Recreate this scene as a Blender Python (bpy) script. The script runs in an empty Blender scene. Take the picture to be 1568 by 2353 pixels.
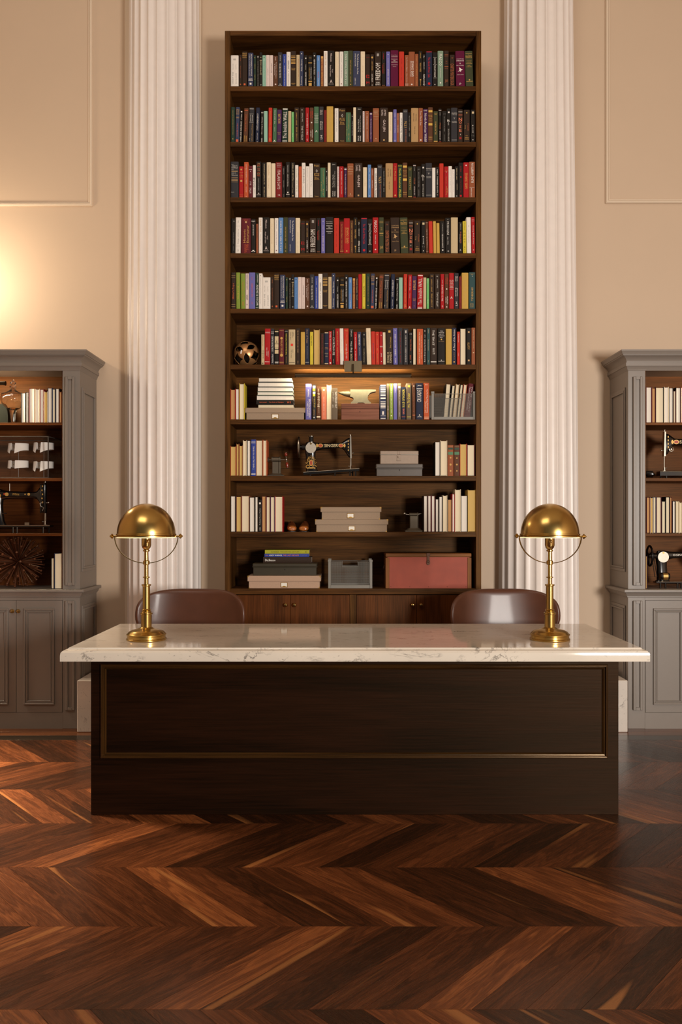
import bpy, bmesh, math, random, re
from mathutils import Vector, Matrix, Quaternion
R = math.radians
random.seed(7)
C = bpy.context.scene.collection
SC = bpy.context.scene

# ---------------------------------------------------------------- camera, world, lights, exposure
CAM_Y, EYE, F = -6.0, 1.344, 2000.0            # metres, metres, focal length in pixels of the 1568 px wide frame
cam = bpy.data.cameras.new('camera'); camo = bpy.data.objects.new('camera', cam); C.objects.link(camo)
camo.location = (0, CAM_Y, EYE); camo.rotation_euler = (R(90), 0, 0)
cam.sensor_fit = 'HORIZONTAL'; cam.sensor_width = 36; cam.lens = F / 1568 * 36
cam.shift_x = -5 / 1568; cam.shift_y = 19.5 / 1568
cam.clip_start = 0.05; cam.clip_end = 60
SC.camera = camo
SC.view_settings.view_transform = 'Standard'; SC.view_settings.look = 'None'
SC.view_settings.gamma = 1; SC.view_settings.use_curve_mapping = False
SC.view_settings.exposure = 0.12

world = bpy.data.worlds.new('world'); SC.world = world; world.use_nodes = True
world.node_tree.nodes['Background'].inputs[0].default_value = (1.0, 0.88, 0.76, 1)
world.node_tree.nodes['Background'].inputs[1].default_value = 0.10

def area(name, loc, target, size, size_y, power, col):
    l = bpy.data.lights.new(name, 'AREA'); l.shape = 'RECTANGLE'; l.size = size; l.size_y = size_y
    l.energy = power; l.color = col
    o = bpy.data.objects.new(name, l); C.objects.link(o); o.location = loc
    o.rotation_euler = (Vector(target) - Vector(loc)).to_track_quat('-Z', 'Y').to_euler(); return o
def point(name, loc, r, power, col):
    l = bpy.data.lights.new(name, 'POINT'); l.shadow_soft_size = r; l.energy = power; l.color = col
    o = bpy.data.objects.new(name, l); C.objects.link(o); o.location = loc; return o
area('key_light', (3.0, -7.4, 1.5), (0.2, 0, 2.0), 0.9, 1.0, 330, (1.0, 0.94, 0.87))
area('fill_light', (-1.5, -5.0, 5.6), (-0.4, 0, 2.4), 2.4, 1.6, 52, (1.0, 0.90, 0.78))
point('wall_glow_light', (-2.60, -0.42, 2.98), 0.12, 23, (1.0, 0.82, 0.60))
area('side_light', (-3.7, -0.95, 2.7), (-2.2, -1.75, 0.0), 0.5, 0.5, 60, (1.0, 0.84, 0.66)).data.spread = R(50)

# ---------------------------------------------------------------- helpers
def lin(c):
    c = c / 255.0
    return c / 12.92 if c <= 0.04045 else ((c + 0.055) / 1.055) ** 2.4
def L(rgb, g=1.0): return (min(1, lin(rgb[0]) * g), min(1, lin(rgb[1]) * g), min(1, lin(rgb[2]) * g), 1)
def PX(px, y):                                  # pixel column -> world x on the plane y
    return (px - 789.0) / F * (y - CAM_Y)
def PZ(py, y):                                  # pixel row -> world z on the plane y
    return EYE - (py - 1196.0) / F * (y - CAM_Y)

def newmat(name):
    m = bpy.data.materials.new(name); m.use_nodes = True
    nt = m.node_tree; b = nt.nodes['Principled BSDF']; return m, nt, b
def paint(name, rgb, rough=0.5, metal=0.0, var=0.06, scale=30, bump=0.0, coat=0.0, spec=0.5):
    m, nt, b = newmat(name); N = nt.nodes; K = nt.links
    tc = N.new('ShaderNodeTexCoord'); nz = N.new('ShaderNodeTexNoise'); nz.inputs['Scale'].default_value = scale
    nz.inputs['Detail'].default_value = 4
    K.new(tc.outputs['Object'], nz.inputs['Vector'])
    mx = N.new('ShaderNodeMix'); mx.data_type = 'RGBA'; c = L(rgb)
    mx.inputs[6].default_value = tuple(v * (1 - var) for v in c[:3]) + (1,)
    mx.inputs[7].default_value = tuple(min(1, v * (1 + var)) for v in c[:3]) + (1,)
    K.new(nz.outputs['Fac'], mx.inputs[0]); K.new(mx.outputs[2], b.inputs['Base Color'])
    b.inputs['Roughness'].default_value = rough; b.inputs['Metallic'].default_value = metal
    b.inputs['Specular IOR Level'].default_value = spec
    if coat: b.inputs['Coat Weight'].default_value = coat; b.inputs['Coat Roughness'].default_value = 0.12
    if bump:
        bp = N.new('ShaderNodeBump'); bp.inputs['Strength'].default_value = bump; bp.inputs['Distance'].default_value = 0.002
        K.new(nz.outputs['Fac'], bp.inputs['Height']); K.new(bp.outputs[0], b.inputs['Normal'])
    return m
def wood(name, dark, light, axis='X', rough=0.4, scale=1.0, bump=0.25, coat=0.0, spec=0.5, patch=0.5):
    """grain running along one axis of the object's own coordinates"""
    m, nt, b = newmat(name); N = nt.nodes; K = nt.links
    tc = N.new('ShaderNodeTexCoord'); oi = N.new('ShaderNodeObjectInfo')
    ad = N.new('ShaderNodeVectorMath'); ad.operation = 'ADD'
    ml = N.new('ShaderNodeMath'); ml.operation = 'MULTIPLY'; ml.inputs[1].default_value = 37.0
    K.new(oi.outputs['Random'], ml.inputs[0]); K.new(tc.outputs['Object'], ad.inputs[0]); K.new(ml.outputs[0], ad.inputs[1])
    mp = N.new('ShaderNodeMapping'); k = 110 * scale; g = 3.2 * scale
    mp.inputs['Scale'].default_value = {'X': (g, k, k), 'Y': (k, g, k), 'Z': (k, k, g)}[axis]
    K.new(ad.outputs[0], mp.inputs[0])
    n1 = N.new('ShaderNodeTexNoise'); n1.inputs['Scale'].default_value = 1; n1.inputs['Detail'].default_value = 5; n1.inputs['Roughness'].default_value = 0.65
    K.new(mp.outputs[0], n1.inputs['Vector'])
    mp2 = N.new('ShaderNodeMapping'); k2, g2 = 9 * scale, 0.9 * scale
    mp2.inputs['Scale'].default_value = {'X': (g2, k2, k2), 'Y': (k2, g2, k2), 'Z': (k2, k2, g2)}[axis]
    K.new(ad.outputs[0], mp2.inputs[0])
    n2 = N.new('ShaderNodeTexNoise'); n2.inputs['Scale'].default_value = 1; n2.inputs['Detail'].default_value = 3; n2.inputs['Distortion'].default_value = 0.6
    K.new(mp2.outputs[0], n2.inputs['Vector'])
    av = N.new('ShaderNodeMix'); av.data_type = 'FLOAT'; av.inputs[0].default_value = patch
    K.new(n1.outputs['Fac'], av.inputs[2]); K.new(n2.outputs['Fac'], av.inputs[3])
    cr = N.new('ShaderNodeValToRGB'); cr.color_ramp.elements[0].position = 0.36; cr.color_ramp.elements[1].position = 0.66
    cr.color_ramp.elements[0].color = L(dark); cr.color_ramp.elements[1].color = L(light)
    K.new(av.outputs[0], cr.inputs[0]); K.new(cr.outputs[0], b.inputs['Base Color'])
    b.inputs['Roughness'].default_value = rough; b.inputs['Specular IOR Level'].default_value = spec
    b.inputs['Specular Tint'].default_value = (1.0, 0.70, 0.44, 1)
    if coat: b.inputs['Coat Weight'].default_value = coat; b.inputs['Coat Roughness'].default_value = 0.15
    bp = N.new('ShaderNodeBump'); bp.inputs['Strength'].default_value = bump; bp.inputs['Distance'].default_value = 0.0015
    K.new(n1.outputs['Fac'], bp.inputs['Height']); K.new(bp.outputs[0], b.inputs['Normal'])
    return m
def marble(name, base, vein, scale=3.0, rough=0.08, speck=0.0):
    m, nt, b = newmat(name); N = nt.nodes; K = nt.links
    tc = N.new('ShaderNodeTexCoord'); mp = N.new('ShaderNodeMapping'); mp.inputs['Rotation'].default_value = (0.2, 0.1, 0.5)
    mp.inputs['Scale'].default_value = (0.7, 1.6, 1.2)
    K.new(tc.outputs['Object'], mp.inputs[0])
    n1 = N.new('ShaderNodeTexNoise'); n1.inputs['Scale'].default_value = scale; n1.inputs['Detail'].default_value = 9
    n1.inputs['Roughness'].default_value = 0.62; n1.inputs['Distortion'].default_value = 1.6
    K.new(mp.outputs[0], n1.inputs['Vector'])
    sb = N.new('ShaderNodeMath'); sb.operation = 'SUBTRACT'; sb.inputs[1].default_value = 0.5; K.new(n1.outputs['Fac'], sb.inputs[0])
    ab = N.new('ShaderNodeMath'); ab.operation = 'ABSOLUTE'; K.new(sb.outputs[0], ab.inputs[0])
    cr = N.new('ShaderNodeValToRGB'); cr.color_ramp.elements[0].position = 0.0; cr.color_ramp.elements[1].position = 0.016
    cr.color_ramp.elements[0].color = (1, 1, 1, 1); cr.color_ramp.elements[1].color = (0, 0, 0, 1); K.new(ab.outputs[0], cr.inputs[0])
    n2 = N.new('ShaderNodeTexNoise'); n2.inputs['Scale'].default_value = scale * 2.3; n2.inputs['Detail'].default_value = 4; K.new(mp.outputs[0], n2.inputs['Vector'])
    c2 = N.new('ShaderNodeValToRGB'); c2.color_ramp.elements[0].position = 0.50; c2.color_ramp.elements[1].position = 0.68; K.new(n2.outputs['Fac'], c2.inputs[0])
    mu = N.new('ShaderNodeMath'); mu.operation = 'MULTIPLY'; K.new(cr.outputs[0], mu.inputs[0]); K.new(c2.outputs[0], mu.inputs[1])
    n3 = N.new('ShaderNodeTexNoise'); n3.inputs['Scale'].default_value = scale * 14; n3.inputs['Detail'].default_value = 3; K.new(mp.outputs[0], n3.inputs['Vector'])
    c3 = N.new('ShaderNodeValToRGB'); c3.color_ramp.elements[0].position = 0.66; c3.color_ramp.elements[1].position = 0.74; K.new(n3.outputs['Fac'], c3.inputs[0])
    mu2 = N.new('ShaderNodeMath'); mu2.operation = 'MULTIPLY'; mu2.inputs[1].default_value = 0.45 + speck; K.new(c3.outputs[0], mu2.inputs[0])
    mxx = N.new('ShaderNodeMath'); mxx.operation = 'MAXIMUM'; K.new(mu.outputs[0], mxx.inputs[0]); K.new(mu2.outputs[0], mxx.inputs[1])
    n4 = N.new('ShaderNodeTexNoise'); n4.inputs['Scale'].default_value = scale * 0.9; n4.inputs['Detail'].default_value = 5; K.new(mp.outputs[0], n4.inputs['Vector'])
    cl = N.new('ShaderNodeMix'); cl.data_type = 'RGBA'; cb = L(base)
    cl.inputs[6].default_value = tuple(v * 0.80 for v in cb[:3]) + (1,); cl.inputs[7].default_value = tuple(min(1, v * 1.12) for v in cb[:3]) + (1,)
    K.new(n4.outputs['Fac'], cl.inputs[0])
    mx = N.new('ShaderNodeMix'); mx.data_type = 'RGBA'; K.new(mxx.outputs[0], mx.inputs[0]); K.new(cl.outputs[2], mx.inputs[6]); mx.inputs[7].default_value = L(vein)
    K.new(mx.outputs[2], b.inputs['Base Color']); b.inputs['Roughness'].default_value = rough
    return m
def metalmat(name, rgb, rough=0.25, var=0.12):
    m = paint(name, rgb, rough, 1.0, var, 14)
    return m
def glassmat(name, tint=(245, 240, 232), rough=0.0):
    m, nt, b = newmat(name)
    b.inputs['Base Color'].default_value = L(tint); b.inputs['Roughness'].default_value = rough
    b.inputs['Transmission Weight'].default_value = 1.0; b.inputs['IOR'].default_value = 1.45
    return m
def panemat(name):
    m = bpy.data.materials.new(name); m.use_nodes = True; nt = m.node_tree; nt.nodes.remove(nt.nodes['Principled BSDF'])
    t = nt.nodes.new('ShaderNodeBsdfTransparent'); g = nt.nodes.new('ShaderNodeBsdfGlossy'); g.inputs['Roughness'].default_value = 0.02
    f = nt.nodes.new('ShaderNodeFresnel'); f.inputs[0].default_value = 1.5; x = nt.nodes.new('ShaderNodeMixShader')
    ge = nt.nodes.new('ShaderNodeNewGeometry'); mm = nt.nodes.new('ShaderNodeMath'); mm.operation = 'SUBTRACT'; mm.use_clamp = True; nt.links.new(f.outputs[0], mm.inputs[0]); nt.links.new(ge.outputs['Backfacing'], mm.inputs[1]); nt.links.new(mm.outputs[0], x.inputs[0]); nt.links.new(t.outputs[0], x.inputs[1]); nt.links.new(g.outputs[0], x.inputs[2])
    nt.links.new(x.outputs[0], nt.nodes['Material Output'].inputs[0]); return m
def emis(name, rgb, s):
    m, nt, b = newmat(name); b.inputs['Base Color'].default_value = L(rgb)
    b.inputs['Emission Color'].default_value = L(rgb); b.inputs['Emission Strength'].default_value = s; return m

class MB:
    def __init__(s): s.v = []; s.f = []; s.mi = []; s.cur = 0
    def add(s, vs, fs):
        o = len(s.v); s.v += [tuple(p) for p in vs]; s.f += [tuple(i + o for i in f) for f in fs]; s.mi += [s.cur] * len(fs); return s
    def box(s, x0, x1, y0, y1, z0, z1, b=0.0):
        if b <= 0 or min(abs(x1 - x0), abs(y1 - y0), abs(z1 - z0)) < 2.2 * b:
            return s.add([(x0, y0, z0), (x1, y0, z0), (x1, y1, z0), (x0, y1, z0), (x0, y0, z1), (x1, y0, z1), (x1, y1, z1), (x0, y1, z1)],
                  [(0, 3, 2, 1), (4, 5, 6, 7), (0, 1, 5, 4), (1, 2, 6, 5), (2, 3, 7, 6), (3, 0, 4, 7)])
        bm = bmesh.new(); bmesh.ops.create_cube(bm, size=1)
        for q in bm.verts: q.co = Vector((x0 if q.co.x < 0 else x1, y0 if q.co.y < 0 else y1, z0 if q.co.z < 0 else z1))
        bmesh.ops.bevel(bm, geom=bm.edges[:], offset=b, segments=1, affect='EDGES', profile=0.5)
        bm.verts.index_update(); s.add([q.co[:] for q in bm.verts], [[q.index for q in f.verts] for f in bm.faces]); bm.free(); return s
    def lathe(s, prof, c=(0, 0, 0), n=24, axis='Z', a0=0.0, a1=2 * math.pi):
        full = abs(a1 - a0 - 2 * math.pi) < 1e-6; m = n if full else n + 1; vs = []; fs = []
        for (r, h) in prof:
            for i in range(m):
                a = a0 + (a1 - a0) * i / n; x, y = r * math.cos(a), r * math.sin(a)
                p = {'Z': (x, y, h), 'X': (h, x, y), 'Y': (y, h, x)}[axis]
                vs.append((p[0] + c[0], p[1] + c[1], p[2] + c[2]))
        for j in range(len(prof) - 1):
            for i in range(n):
                k = (i + 1) % m; fs.append((j * m + i, j * m + k, (j + 1) * m + k, (j + 1) * m + i))
        if full:
            if prof[0][0] > 1e-5: fs.append(tuple(reversed(range(m))))
            if prof[-1][0] > 1e-5: fs.append(tuple((len(prof) - 1) * m + i for i in range(m)))
        return s.add(vs, fs)
    def cyl(s, p0, p1, r0, r1=None, n=12):
        r1 = r0 if r1 is None else r1; p0 = Vector(p0); p1 = Vector(p1); d = p1 - p0; q = Vector((0, 0, 1)).rotation_difference(d)
        vs = []
        for p, r in ((p0, r0), (p1, r1)):
            for i in range(n):
                a = 2 * math.pi * i / n; vs.append(p + q @ Vector((r * math.cos(a), r * math.sin(a), 0)))
        fs = [(i, (i + 1) % n, n + (i + 1) % n, n + i) for i in range(n)] + [tuple(reversed(range(n))), tuple(range(n, 2 * n))]
        return s.add(vs, fs)
    def tube(s, pts, r, n=8, closed=False):
        pts = [Vector(p) for p in pts]; m = len(pts); vs = []; fs = []; up = None
        for i, p in enumerate(pts):
            a = pts[(i - 1) % m] if (closed or i) else p; b = pts[(i + 1) % m] if (closed or i < m - 1) else p
            t = (b - a).normalized()
            if up is None: up = t.orthogonal().normalized()
            up = (up - t * up.dot(t)).normalized(); w = t.cross(up); rr = r[i] if isinstance(r, (list, tuple)) else r
            for k in range(n):
                q = 2 * math.pi * k / n; vs.append(p + (up * math.cos(q) + w * math.sin(q)) * rr)
        for i in range(m if closed else m - 1):
            for k in range(n):
                a = i * n; b = ((i + 1) % m) * n; fs.append((a + k, a + (k + 1) % n, b + (k + 1) % n, b + k))
        if not closed: fs += [tuple(reversed(range(n))), tuple((m - 1) * n + k for k in range(n))]
        return s.add(vs, fs)
    def prism(s, pts, a, b, axis='Y'):          # outline in the two other axes, extruded a..b
        n = len(pts); f = {'Y': lambda p, t: (p[0], t, p[1]), 'X': lambda p, t: (t, p[0], p[1]), 'Z': lambda p, t: (p[0], p[1], t)}[axis]
        return s.add([f(p, a) for p in pts] + [f(p, b) for p in pts],
                     [tuple(range(n)), tuple(reversed(range(n, 2 * n)))] + [(i, n + i, n + (i + 1) % n, (i + 1) % n) for i in range(n)])
    def loft(s, secs, n=16, e=2.0, axis='X'):   # sections (t, c1, c2, h1, h2): superellipse in the two other axes at position t
        vs = []; fs = []; m = len(secs)
        for (t, c1, c2, h1, h2) in secs:
            for i in range(n):
                a = 2 * math.pi * i / n; ca, sa = math.cos(a), math.sin(a)
                u = c1 + h1 * math.copysign(abs(ca) ** (2 / e), ca); w = c2 + h2 * math.copysign(abs(sa) ** (2 / e), sa)
                vs.append({'X': (t, u, w), 'Y': (u, t, w), 'Z': (u, w, t)}[axis])
        for j in range(m - 1):
            for i in range(n): fs.append((j * n + i, j * n + (i + 1) % n, (j + 1) * n + (i + 1) % n, (j + 1) * n + i))
        fs += [tuple(reversed(range(n))), tuple((m - 1) * n + i for i in range(n))]
        return s.add(vs, fs)
    def ball(s, c, r, n=12, sc=(1, 1, 1)):
        pr = [(max(r * math.cos(a), 1e-6), r * math.sin(a)) for a in [(-90 + 180 * j / (n // 2)) * math.pi / 180 for j in range(n // 2 + 1)]]
        t = MB(); t.lathe(pr, (0, 0, 0), n); return s.add([(p[0] * sc[0] + c[0], p[1] * sc[1] + c[1], p[2] * sc[2] + c[2]) for p in t.v], t.f)
    def xform(s, M): s.v = [tuple(M @ Vector(p)) for p in s.v]; return s
    def mesh(s, name, mats, smooth=True, angle=32):
        me = bpy.data.meshes.new(name); me.from_pydata(s.v, [], s.f)
        for m in (mats if isinstance(mats, (list, tuple)) else [mats]): me.materials.append(m)
        if any(s.mi): me.polygons.foreach_set('material_index', s.mi)
        bm = bmesh.new(); bm.from_mesh(me); bmesh.ops.recalc_face_normals(bm, faces=bm.faces[:]); bm.to_mesh(me); bm.free()
        if smooth:
            me.polygons.foreach_set('use_smooth', [True] * len(me.polygons)); me.set_sharp_from_angle(angle=R(angle))
        me.update(); return me
    def build(s, name, mats, parent=None, smooth=True, angle=32, loc=None, label=None):
        o = bpy.data.objects.new(name, s.mesh(name, mats, smooth, angle)); C.objects.link(o)
        if parent: o.parent = parent
        if loc: o.location = loc
        if label: o['label'] = label
        return o
def tag(o, label=None, cat=None, group=None, kind=None):
    if label: o['label'] = label
    if cat: o['category'] = cat
    if group: o['group'] = group
    if kind: o['kind'] = kind
    return o
def thing(name, loc, label, cat, group=None, rz=0.0):
    o = bpy.data.objects.new(name, None); C.objects.link(o); o.location = loc; o.rotation_euler = (0, 0, rz)
    o.empty_display_size = 0.05; return tag(o, label, cat, group)
def inst(me, name, parent, loc=(0, 0, 0), rot=(0, 0, 0)):
    o = bpy.data.objects.new(name, me); C.objects.link(o); o.parent = parent; o.location = loc; o.rotation_euler = rot; return o

# flat lettering, one unit wide and one unit high, cached
_T = {}
def text_geo(body, res=2):
    k = (body, res)
    if k not in _T:
        cu = bpy.data.curves.new('lettering', 'FONT'); cu.body = body; cu.resolution_u = res; cu.fill_mode = 'FRONT'
        o = bpy.data.objects.new('lettering', cu); me = bpy.data.meshes.new_from_object(o)
        v = [p.co[:] for p in me.vertices]; f = [tuple(p.vertices) for p in me.polygons]
        if not v: v = [(0, 0, 0), (1, 0, 0), (1, 1, 0)]; f = [(0, 1, 2)]
        x0 = min(p[0] for p in v); x1 = max(p[0] for p in v); y0 = min(p[1] for p in v); y1 = max(p[1] for p in v)
        _T[k] = ([((p[0] - x0) / (x1 - x0), (p[1] - y0) / max(1e-6, y1 - y0)) for p in v], f, (x1 - x0) / max(1e-6, y1 - y0))
        bpy.data.objects.remove(o); bpy.data.curves.remove(cu); bpy.data.meshes.remove(me)
    return _T[k]
def put_text(mb, body, cx, cz, w, h, y, mode='h', slant=0.0, res=2):
    """text on a plane facing -y: centre (cx, cz); w along the reading direction, h letter height"""
    v, f, _ = text_geo(body, res); out = []
    for (a, b) in v:
        a = a - 0.5; b = b - 0.5; a += slant * b * h / max(w, 1e-6)
        if mode == 'h': out.append((cx + a * w, y, cz + b * h))
        elif mode == 'd': out.append((cx + b * h, y, cz - a * w))
        else: out.append((cx - b * h, y, cz + a * w))
    mb.add(out, f)
def quad(mb, x0, x1, z0, z1, y): mb.add([(x0, y, z0), (x1, y, z0), (x1, y, z1), (x0, y, z1)], [(0, 1, 2, 3)])
def poly(mb, pts, y): mb.add([(p[0], y, p[1]) for p in pts], [tuple(range(len(pts)))])
def disc(mb, cx, cz, rx, rz, y, n=14): poly(mb, [(cx + rx * math.cos(2 * math.pi * i / n), cz + rz * math.sin(2 * math.pi * i / n)) for i in range(n)], y)
# ---------------------------------------------------------------- materials
M_wall = paint('wall paint', (201, 176, 150), 0.62, var=0.03, scale=3, bump=0.03)
M_trim = paint('trim paint', (216, 196, 172), 0.45, var=0.02, scale=5)
M_col = paint('column plaster', (230, 219, 211), 0.36, var=0.05, scale=18, bump=0.12)
M_ceil = paint('ceiling paint', (200, 182, 158), 0.8, var=0.02, scale=3)
M_grey = paint('grey cabinet paint', (129, 119, 110), 0.38, var=0.03, scale=40, bump=0.10, spec=0.5)
M_bx = wood('bookcase wood across', (38, 20, 7), (100, 62, 28), 'X', 0.5, 1.5, spec=0.2)
M_bz = wood('bookcase wood upright', (40, 21, 7), (102, 66, 30), 'Z', 0.5, 1.5, spec=0.2)
M_bd = wood('cabinet door veneer', (54, 25, 8), (104, 56, 24), 'Z', 0.45, 1.4, spec=0.25)
M_cx = wood('side cabinet inner wood', (56, 26, 9), (112, 62, 28), 'X', 0.45, 1.3, spec=0.25)
M_desk = wood('dark desk wood', (12, 5, 2), (35, 16, 7), 'X', 0.45, 1.0, bump=0.35, spec=0.12)
M_deskz = wood('dark desk wood upright', (12, 5, 2), (35, 16, 7), 'Z', 0.45, 1.0, bump=0.3, spec=0.12)
M_mold = wood('desk moulding wood', (26, 14, 5), (66, 42, 16), 'X', 0.25, 1.0, spec=0.4)
M_moldz = wood('desk moulding wood upright', (26, 14, 5), (66, 42, 16), 'Z', 0.25, 1.0, spec=0.4)
M_marble = marble('veined marble top', (210, 199, 184), (92, 84, 78), 4.4, 0.07)
M_marble2 = marble('speckled marble', (208, 196, 184), (105, 95, 88), 6.0, 0.25, 0.2)
M_brass = metalmat('aged brass', (192, 158, 92), 0.24)
M_brassp = paint('brass plated fittings', (176, 134, 62), 0.35, 0.45, 0.15, 60)
M_silv = paint('engraved nickel', (190, 180, 164), 0.35, 0.35, 0.35, 260, bump=0.2)
M_brass2 = metalmat('bright brass', (214, 178, 112), 0.2, 0.05)
M_black = paint('black japanned iron', (16, 13, 12), 0.18, var=0.1, coat=0.5)
M_steel = metalmat('worn nickel steel', (176, 166, 152), 0.3)
M_iron = paint('cast iron', (92, 82, 68), 0.45, 0.6, 0.15, 40, bump=0.1)
M_gold = paint('gold decal', (205, 160, 84), 0.35, 0.3, 0.1)
M_redd = paint('red decal', (170, 62, 30), 0.4, 0, 0.1)
M_silver = paint('silver decal', (205, 196, 182), 0.35, 0.2, 0.05)

# ---------------------------------------------------------------- room shell
def struct(name, mb, mat, parent=None, **k):
    o = mb.build(name, mat, parent, **k)
    if parent is None: o['kind'] = 'structure'
    return o
XL, XR, YB, ZT = -4.6, 4.6, -9.5, 6.3
struct('wall_back', MB().box(XL, XR, 0.0, 0.15, 0, ZT), M_wall)
struct('wall_left', MB().box(XL - 0.15, XL, YB, 0.15, 0, ZT), M_wall)
struct('wall_right', MB().box(XR, XR + 0.15, YB, 0.15, 0, ZT), M_wall)
struct('ceiling', MB().box(XL - 0.15, XR + 0.15, YB, 0.15, ZT, ZT + 0.12), M_ceil)

# chevron parquet: bands 0.4895 m deep between joints at constant y, boards slanting to and fro
def floor_mat(name, ang, attr):
    m, nt, b = newmat(name); N = nt.nodes; K = nt.links
    tc = N.new('ShaderNodeTexCoord')
    if attr:
        at = N.new('ShaderNodeAttribute'); at.attribute_name = 'rand'; rnd = at.outputs['Fac']
    else:
        oi = N.new('ShaderNodeObjectInfo'); rnd = oi.outputs['Random']
    rot = N.new('ShaderNodeMapping'); rot.inputs['Rotation'].default_value = (0, 0, ang); K.new(tc.outputs['Object'], rot.inputs[0])
    ml = N.new('ShaderNodeMath'); ml.operation = 'MULTIPLY'; ml.inputs[1].default_value = 53.0; K.new(rnd, ml.inputs[0])
    ad = N.new('ShaderNodeVectorMath'); ad.operation = 'ADD'; K.new(rot.outputs[0], ad.inputs[0]); K.new(ml.outputs[0], ad.inputs[1])
    mp = N.new('ShaderNodeMapping'); mp.inputs['Scale'].default_value = (1.9, 17, 1); K.new(ad.outputs[0], mp.inputs[0])
    n1 = N.new('ShaderNodeTexNoise'); n1.inputs['Scale'].default_value = 1; n1.inputs['Detail'].default_value = 4; n1.inputs['Distortion'].default_value = 1.1
    K.new(mp.outputs[0], n1.inputs['Vector'])
    wv = N.new('ShaderNodeMath'); wv.operation = 'MULTIPLY'; wv.inputs[1].default_value = 46; K.new(n1.outputs['Fac'], wv.inputs[0])
    sn = N.new('ShaderNodeMath'); sn.operation = 'SINE'; K.new(wv.outputs[0], sn.inputs[0])
    mp3 = N.new('ShaderNodeMapping'); mp3.inputs['Scale'].default_value = (14, 320, 1); K.new(ad.outputs[0], mp3.inputs[0])
    n3 = N.new('ShaderNodeTexNoise'); n3.inputs['Scale'].default_value = 1; n3.inputs['Detail'].default_value = 3; K.new(mp3.outputs[0], n3.inputs['Vector'])
    r2 = N.new('ShaderNodeMath'); r2.operation = 'MULTIPLY'; r2.inputs[1].default_value = 7.31; K.new(rnd, r2.inputs[0])
    fr = N.new('ShaderNodeMath'); fr.operation = 'FRACT'; K.new(r2.outputs[0], fr.inputs[0])
    # tone = 0.55*board + 0.25*broad + 0.06*rings + 0.14*fine
    def mad(a, k, c):
        q = N.new('ShaderNodeMath'); q.operation = 'MULTIPLY_ADD'; K.new(a, q.inputs[0]); q.inputs[1].default_value = k
        if isinstance(c, float): q.inputs[2].default_value = c
        else: K.new(c, q.inputs[2])
        return q.outputs[0]
    t = mad(fr.outputs[0], 0.56, -0.12); t = mad(n1.outputs['Fac'], 0.55, t); t = mad(sn.outputs[0], 0.065, t); t = mad(n3.outputs['Fac'], 0.30, t)
    cr = N.new('ShaderNodeValToRGB'); e = cr.color_ramp.elements
    e[0].position = 0.10; e[0].color = L((24, 12, 5)); e[1].position = 0.95; e[1].color = L((134, 77, 40))
    for p, c in ((0.38, (46, 23, 10)), (0.58, (70, 36, 17)), (0.78, (98, 53, 27))):
        q = e.new(p); q.color = L(c)
    K.new(t, cr.inputs[0])
    # pale sapwood along one edge of some boards
    mp4 = N.new('ShaderNodeMapping'); mp4.inputs['Scale'].default_value = (0.8, 13, 1); K.new(ad.outputs[0], mp4.inputs[0])
    n4 = N.new('ShaderNodeTexNoise'); n4.inputs['Scale'].default_value = 1; n4.inputs['Detail'].default_value = 1; n4.inputs['Distortion'].default_value = 0.3; K.new(mp4.outputs[0], n4.inputs['Vector'])
    sw = N.new('ShaderNodeMapRange'); sw.inputs[1].default_value = 0.675; sw.inputs[2].default_value = 0.72; sw.inputs[4].default_value = 0.6; K.new(n4.outputs['Fac'], sw.inputs[0])
    sx = N.new('ShaderNodeMix'); sx.data_type = 'RGBA'; K.new(sw.outputs[0], sx.inputs[0]); K.new(cr.outputs[0], sx.inputs[6]); sx.inputs[7].default_value = L((156, 100, 54))
    K.new(sx.outputs[2], b.inputs['Base Color'])
    rg = N.new('ShaderNodeMapRange'); rg.inputs[3].default_value = 0.20; rg.inputs[4].default_value = 0.34; K.new(n3.outputs['Fac'], rg.inputs[0]); K.new(rg.outputs[0], b.inputs['Roughness'])
    b.inputs['Specular IOR Level'].default_value = 0.42; b.inputs['Specular Tint'].default_value = (1.0, 0.80, 0.62, 1)
    bp = N.new('ShaderNodeBump'); bp.inputs['Strength'].default_value = 0.06; bp.inputs['Distance'].default_value = 0.001
    K.new(n3.outputs['Fac'], bp.inputs['Height']); K.new(bp.outputs[0], b.inputs['Normal'])
    return m
BD, BW, DX, Y0 = 0.4895, 0.15, 0.412, -0.670
ang = math.atan2(BD, DX)
FM = {1: floor_mat('walnut running one way', ang, False), -1: floor_mat('walnut running other way', -ang, False)}
FA = {1: floor_mat('walnut joined one way', ang, True), -1: floor_mat('walnut joined other way', -ang, True)}
floor = struct('floor', MB().box(XL, XR, YB, 0.0, -0.08, -0.012), paint('subfloor', (30, 18, 10), 0.8))
def board_geo(s, g=0.0006, top=0.0):              # origin: middle of the far end; far edge y=0, near edge y=-BD shifted by s*DX
    w = BW / 2 - g; y0, y1 = -g, -BD + g
    t = MB(); t.add([(-w, y0, -0.012), (w, y0, -0.012), (w + s * DX, y1, -0.012), (-w + s * DX, y1, -0.012), (-w, y0, top), (w, y0, top), (w + s * DX, y1, top), (-w + s * DX, y1, top)],
                    [(0, 1, 5, 4), (1, 2, 6, 5), (2, 3, 7, 6), (3, 0, 4, 7), (4, 7, 6, 5), (0, 3, 2, 1)])
    return t
BM = {s: board_geo(s).mesh('board', FM[s], smooth=False) for s in (1, -1)}
rest = {1: MB(), -1: MB()}; nb = 0; spots = []
k = 0
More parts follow.
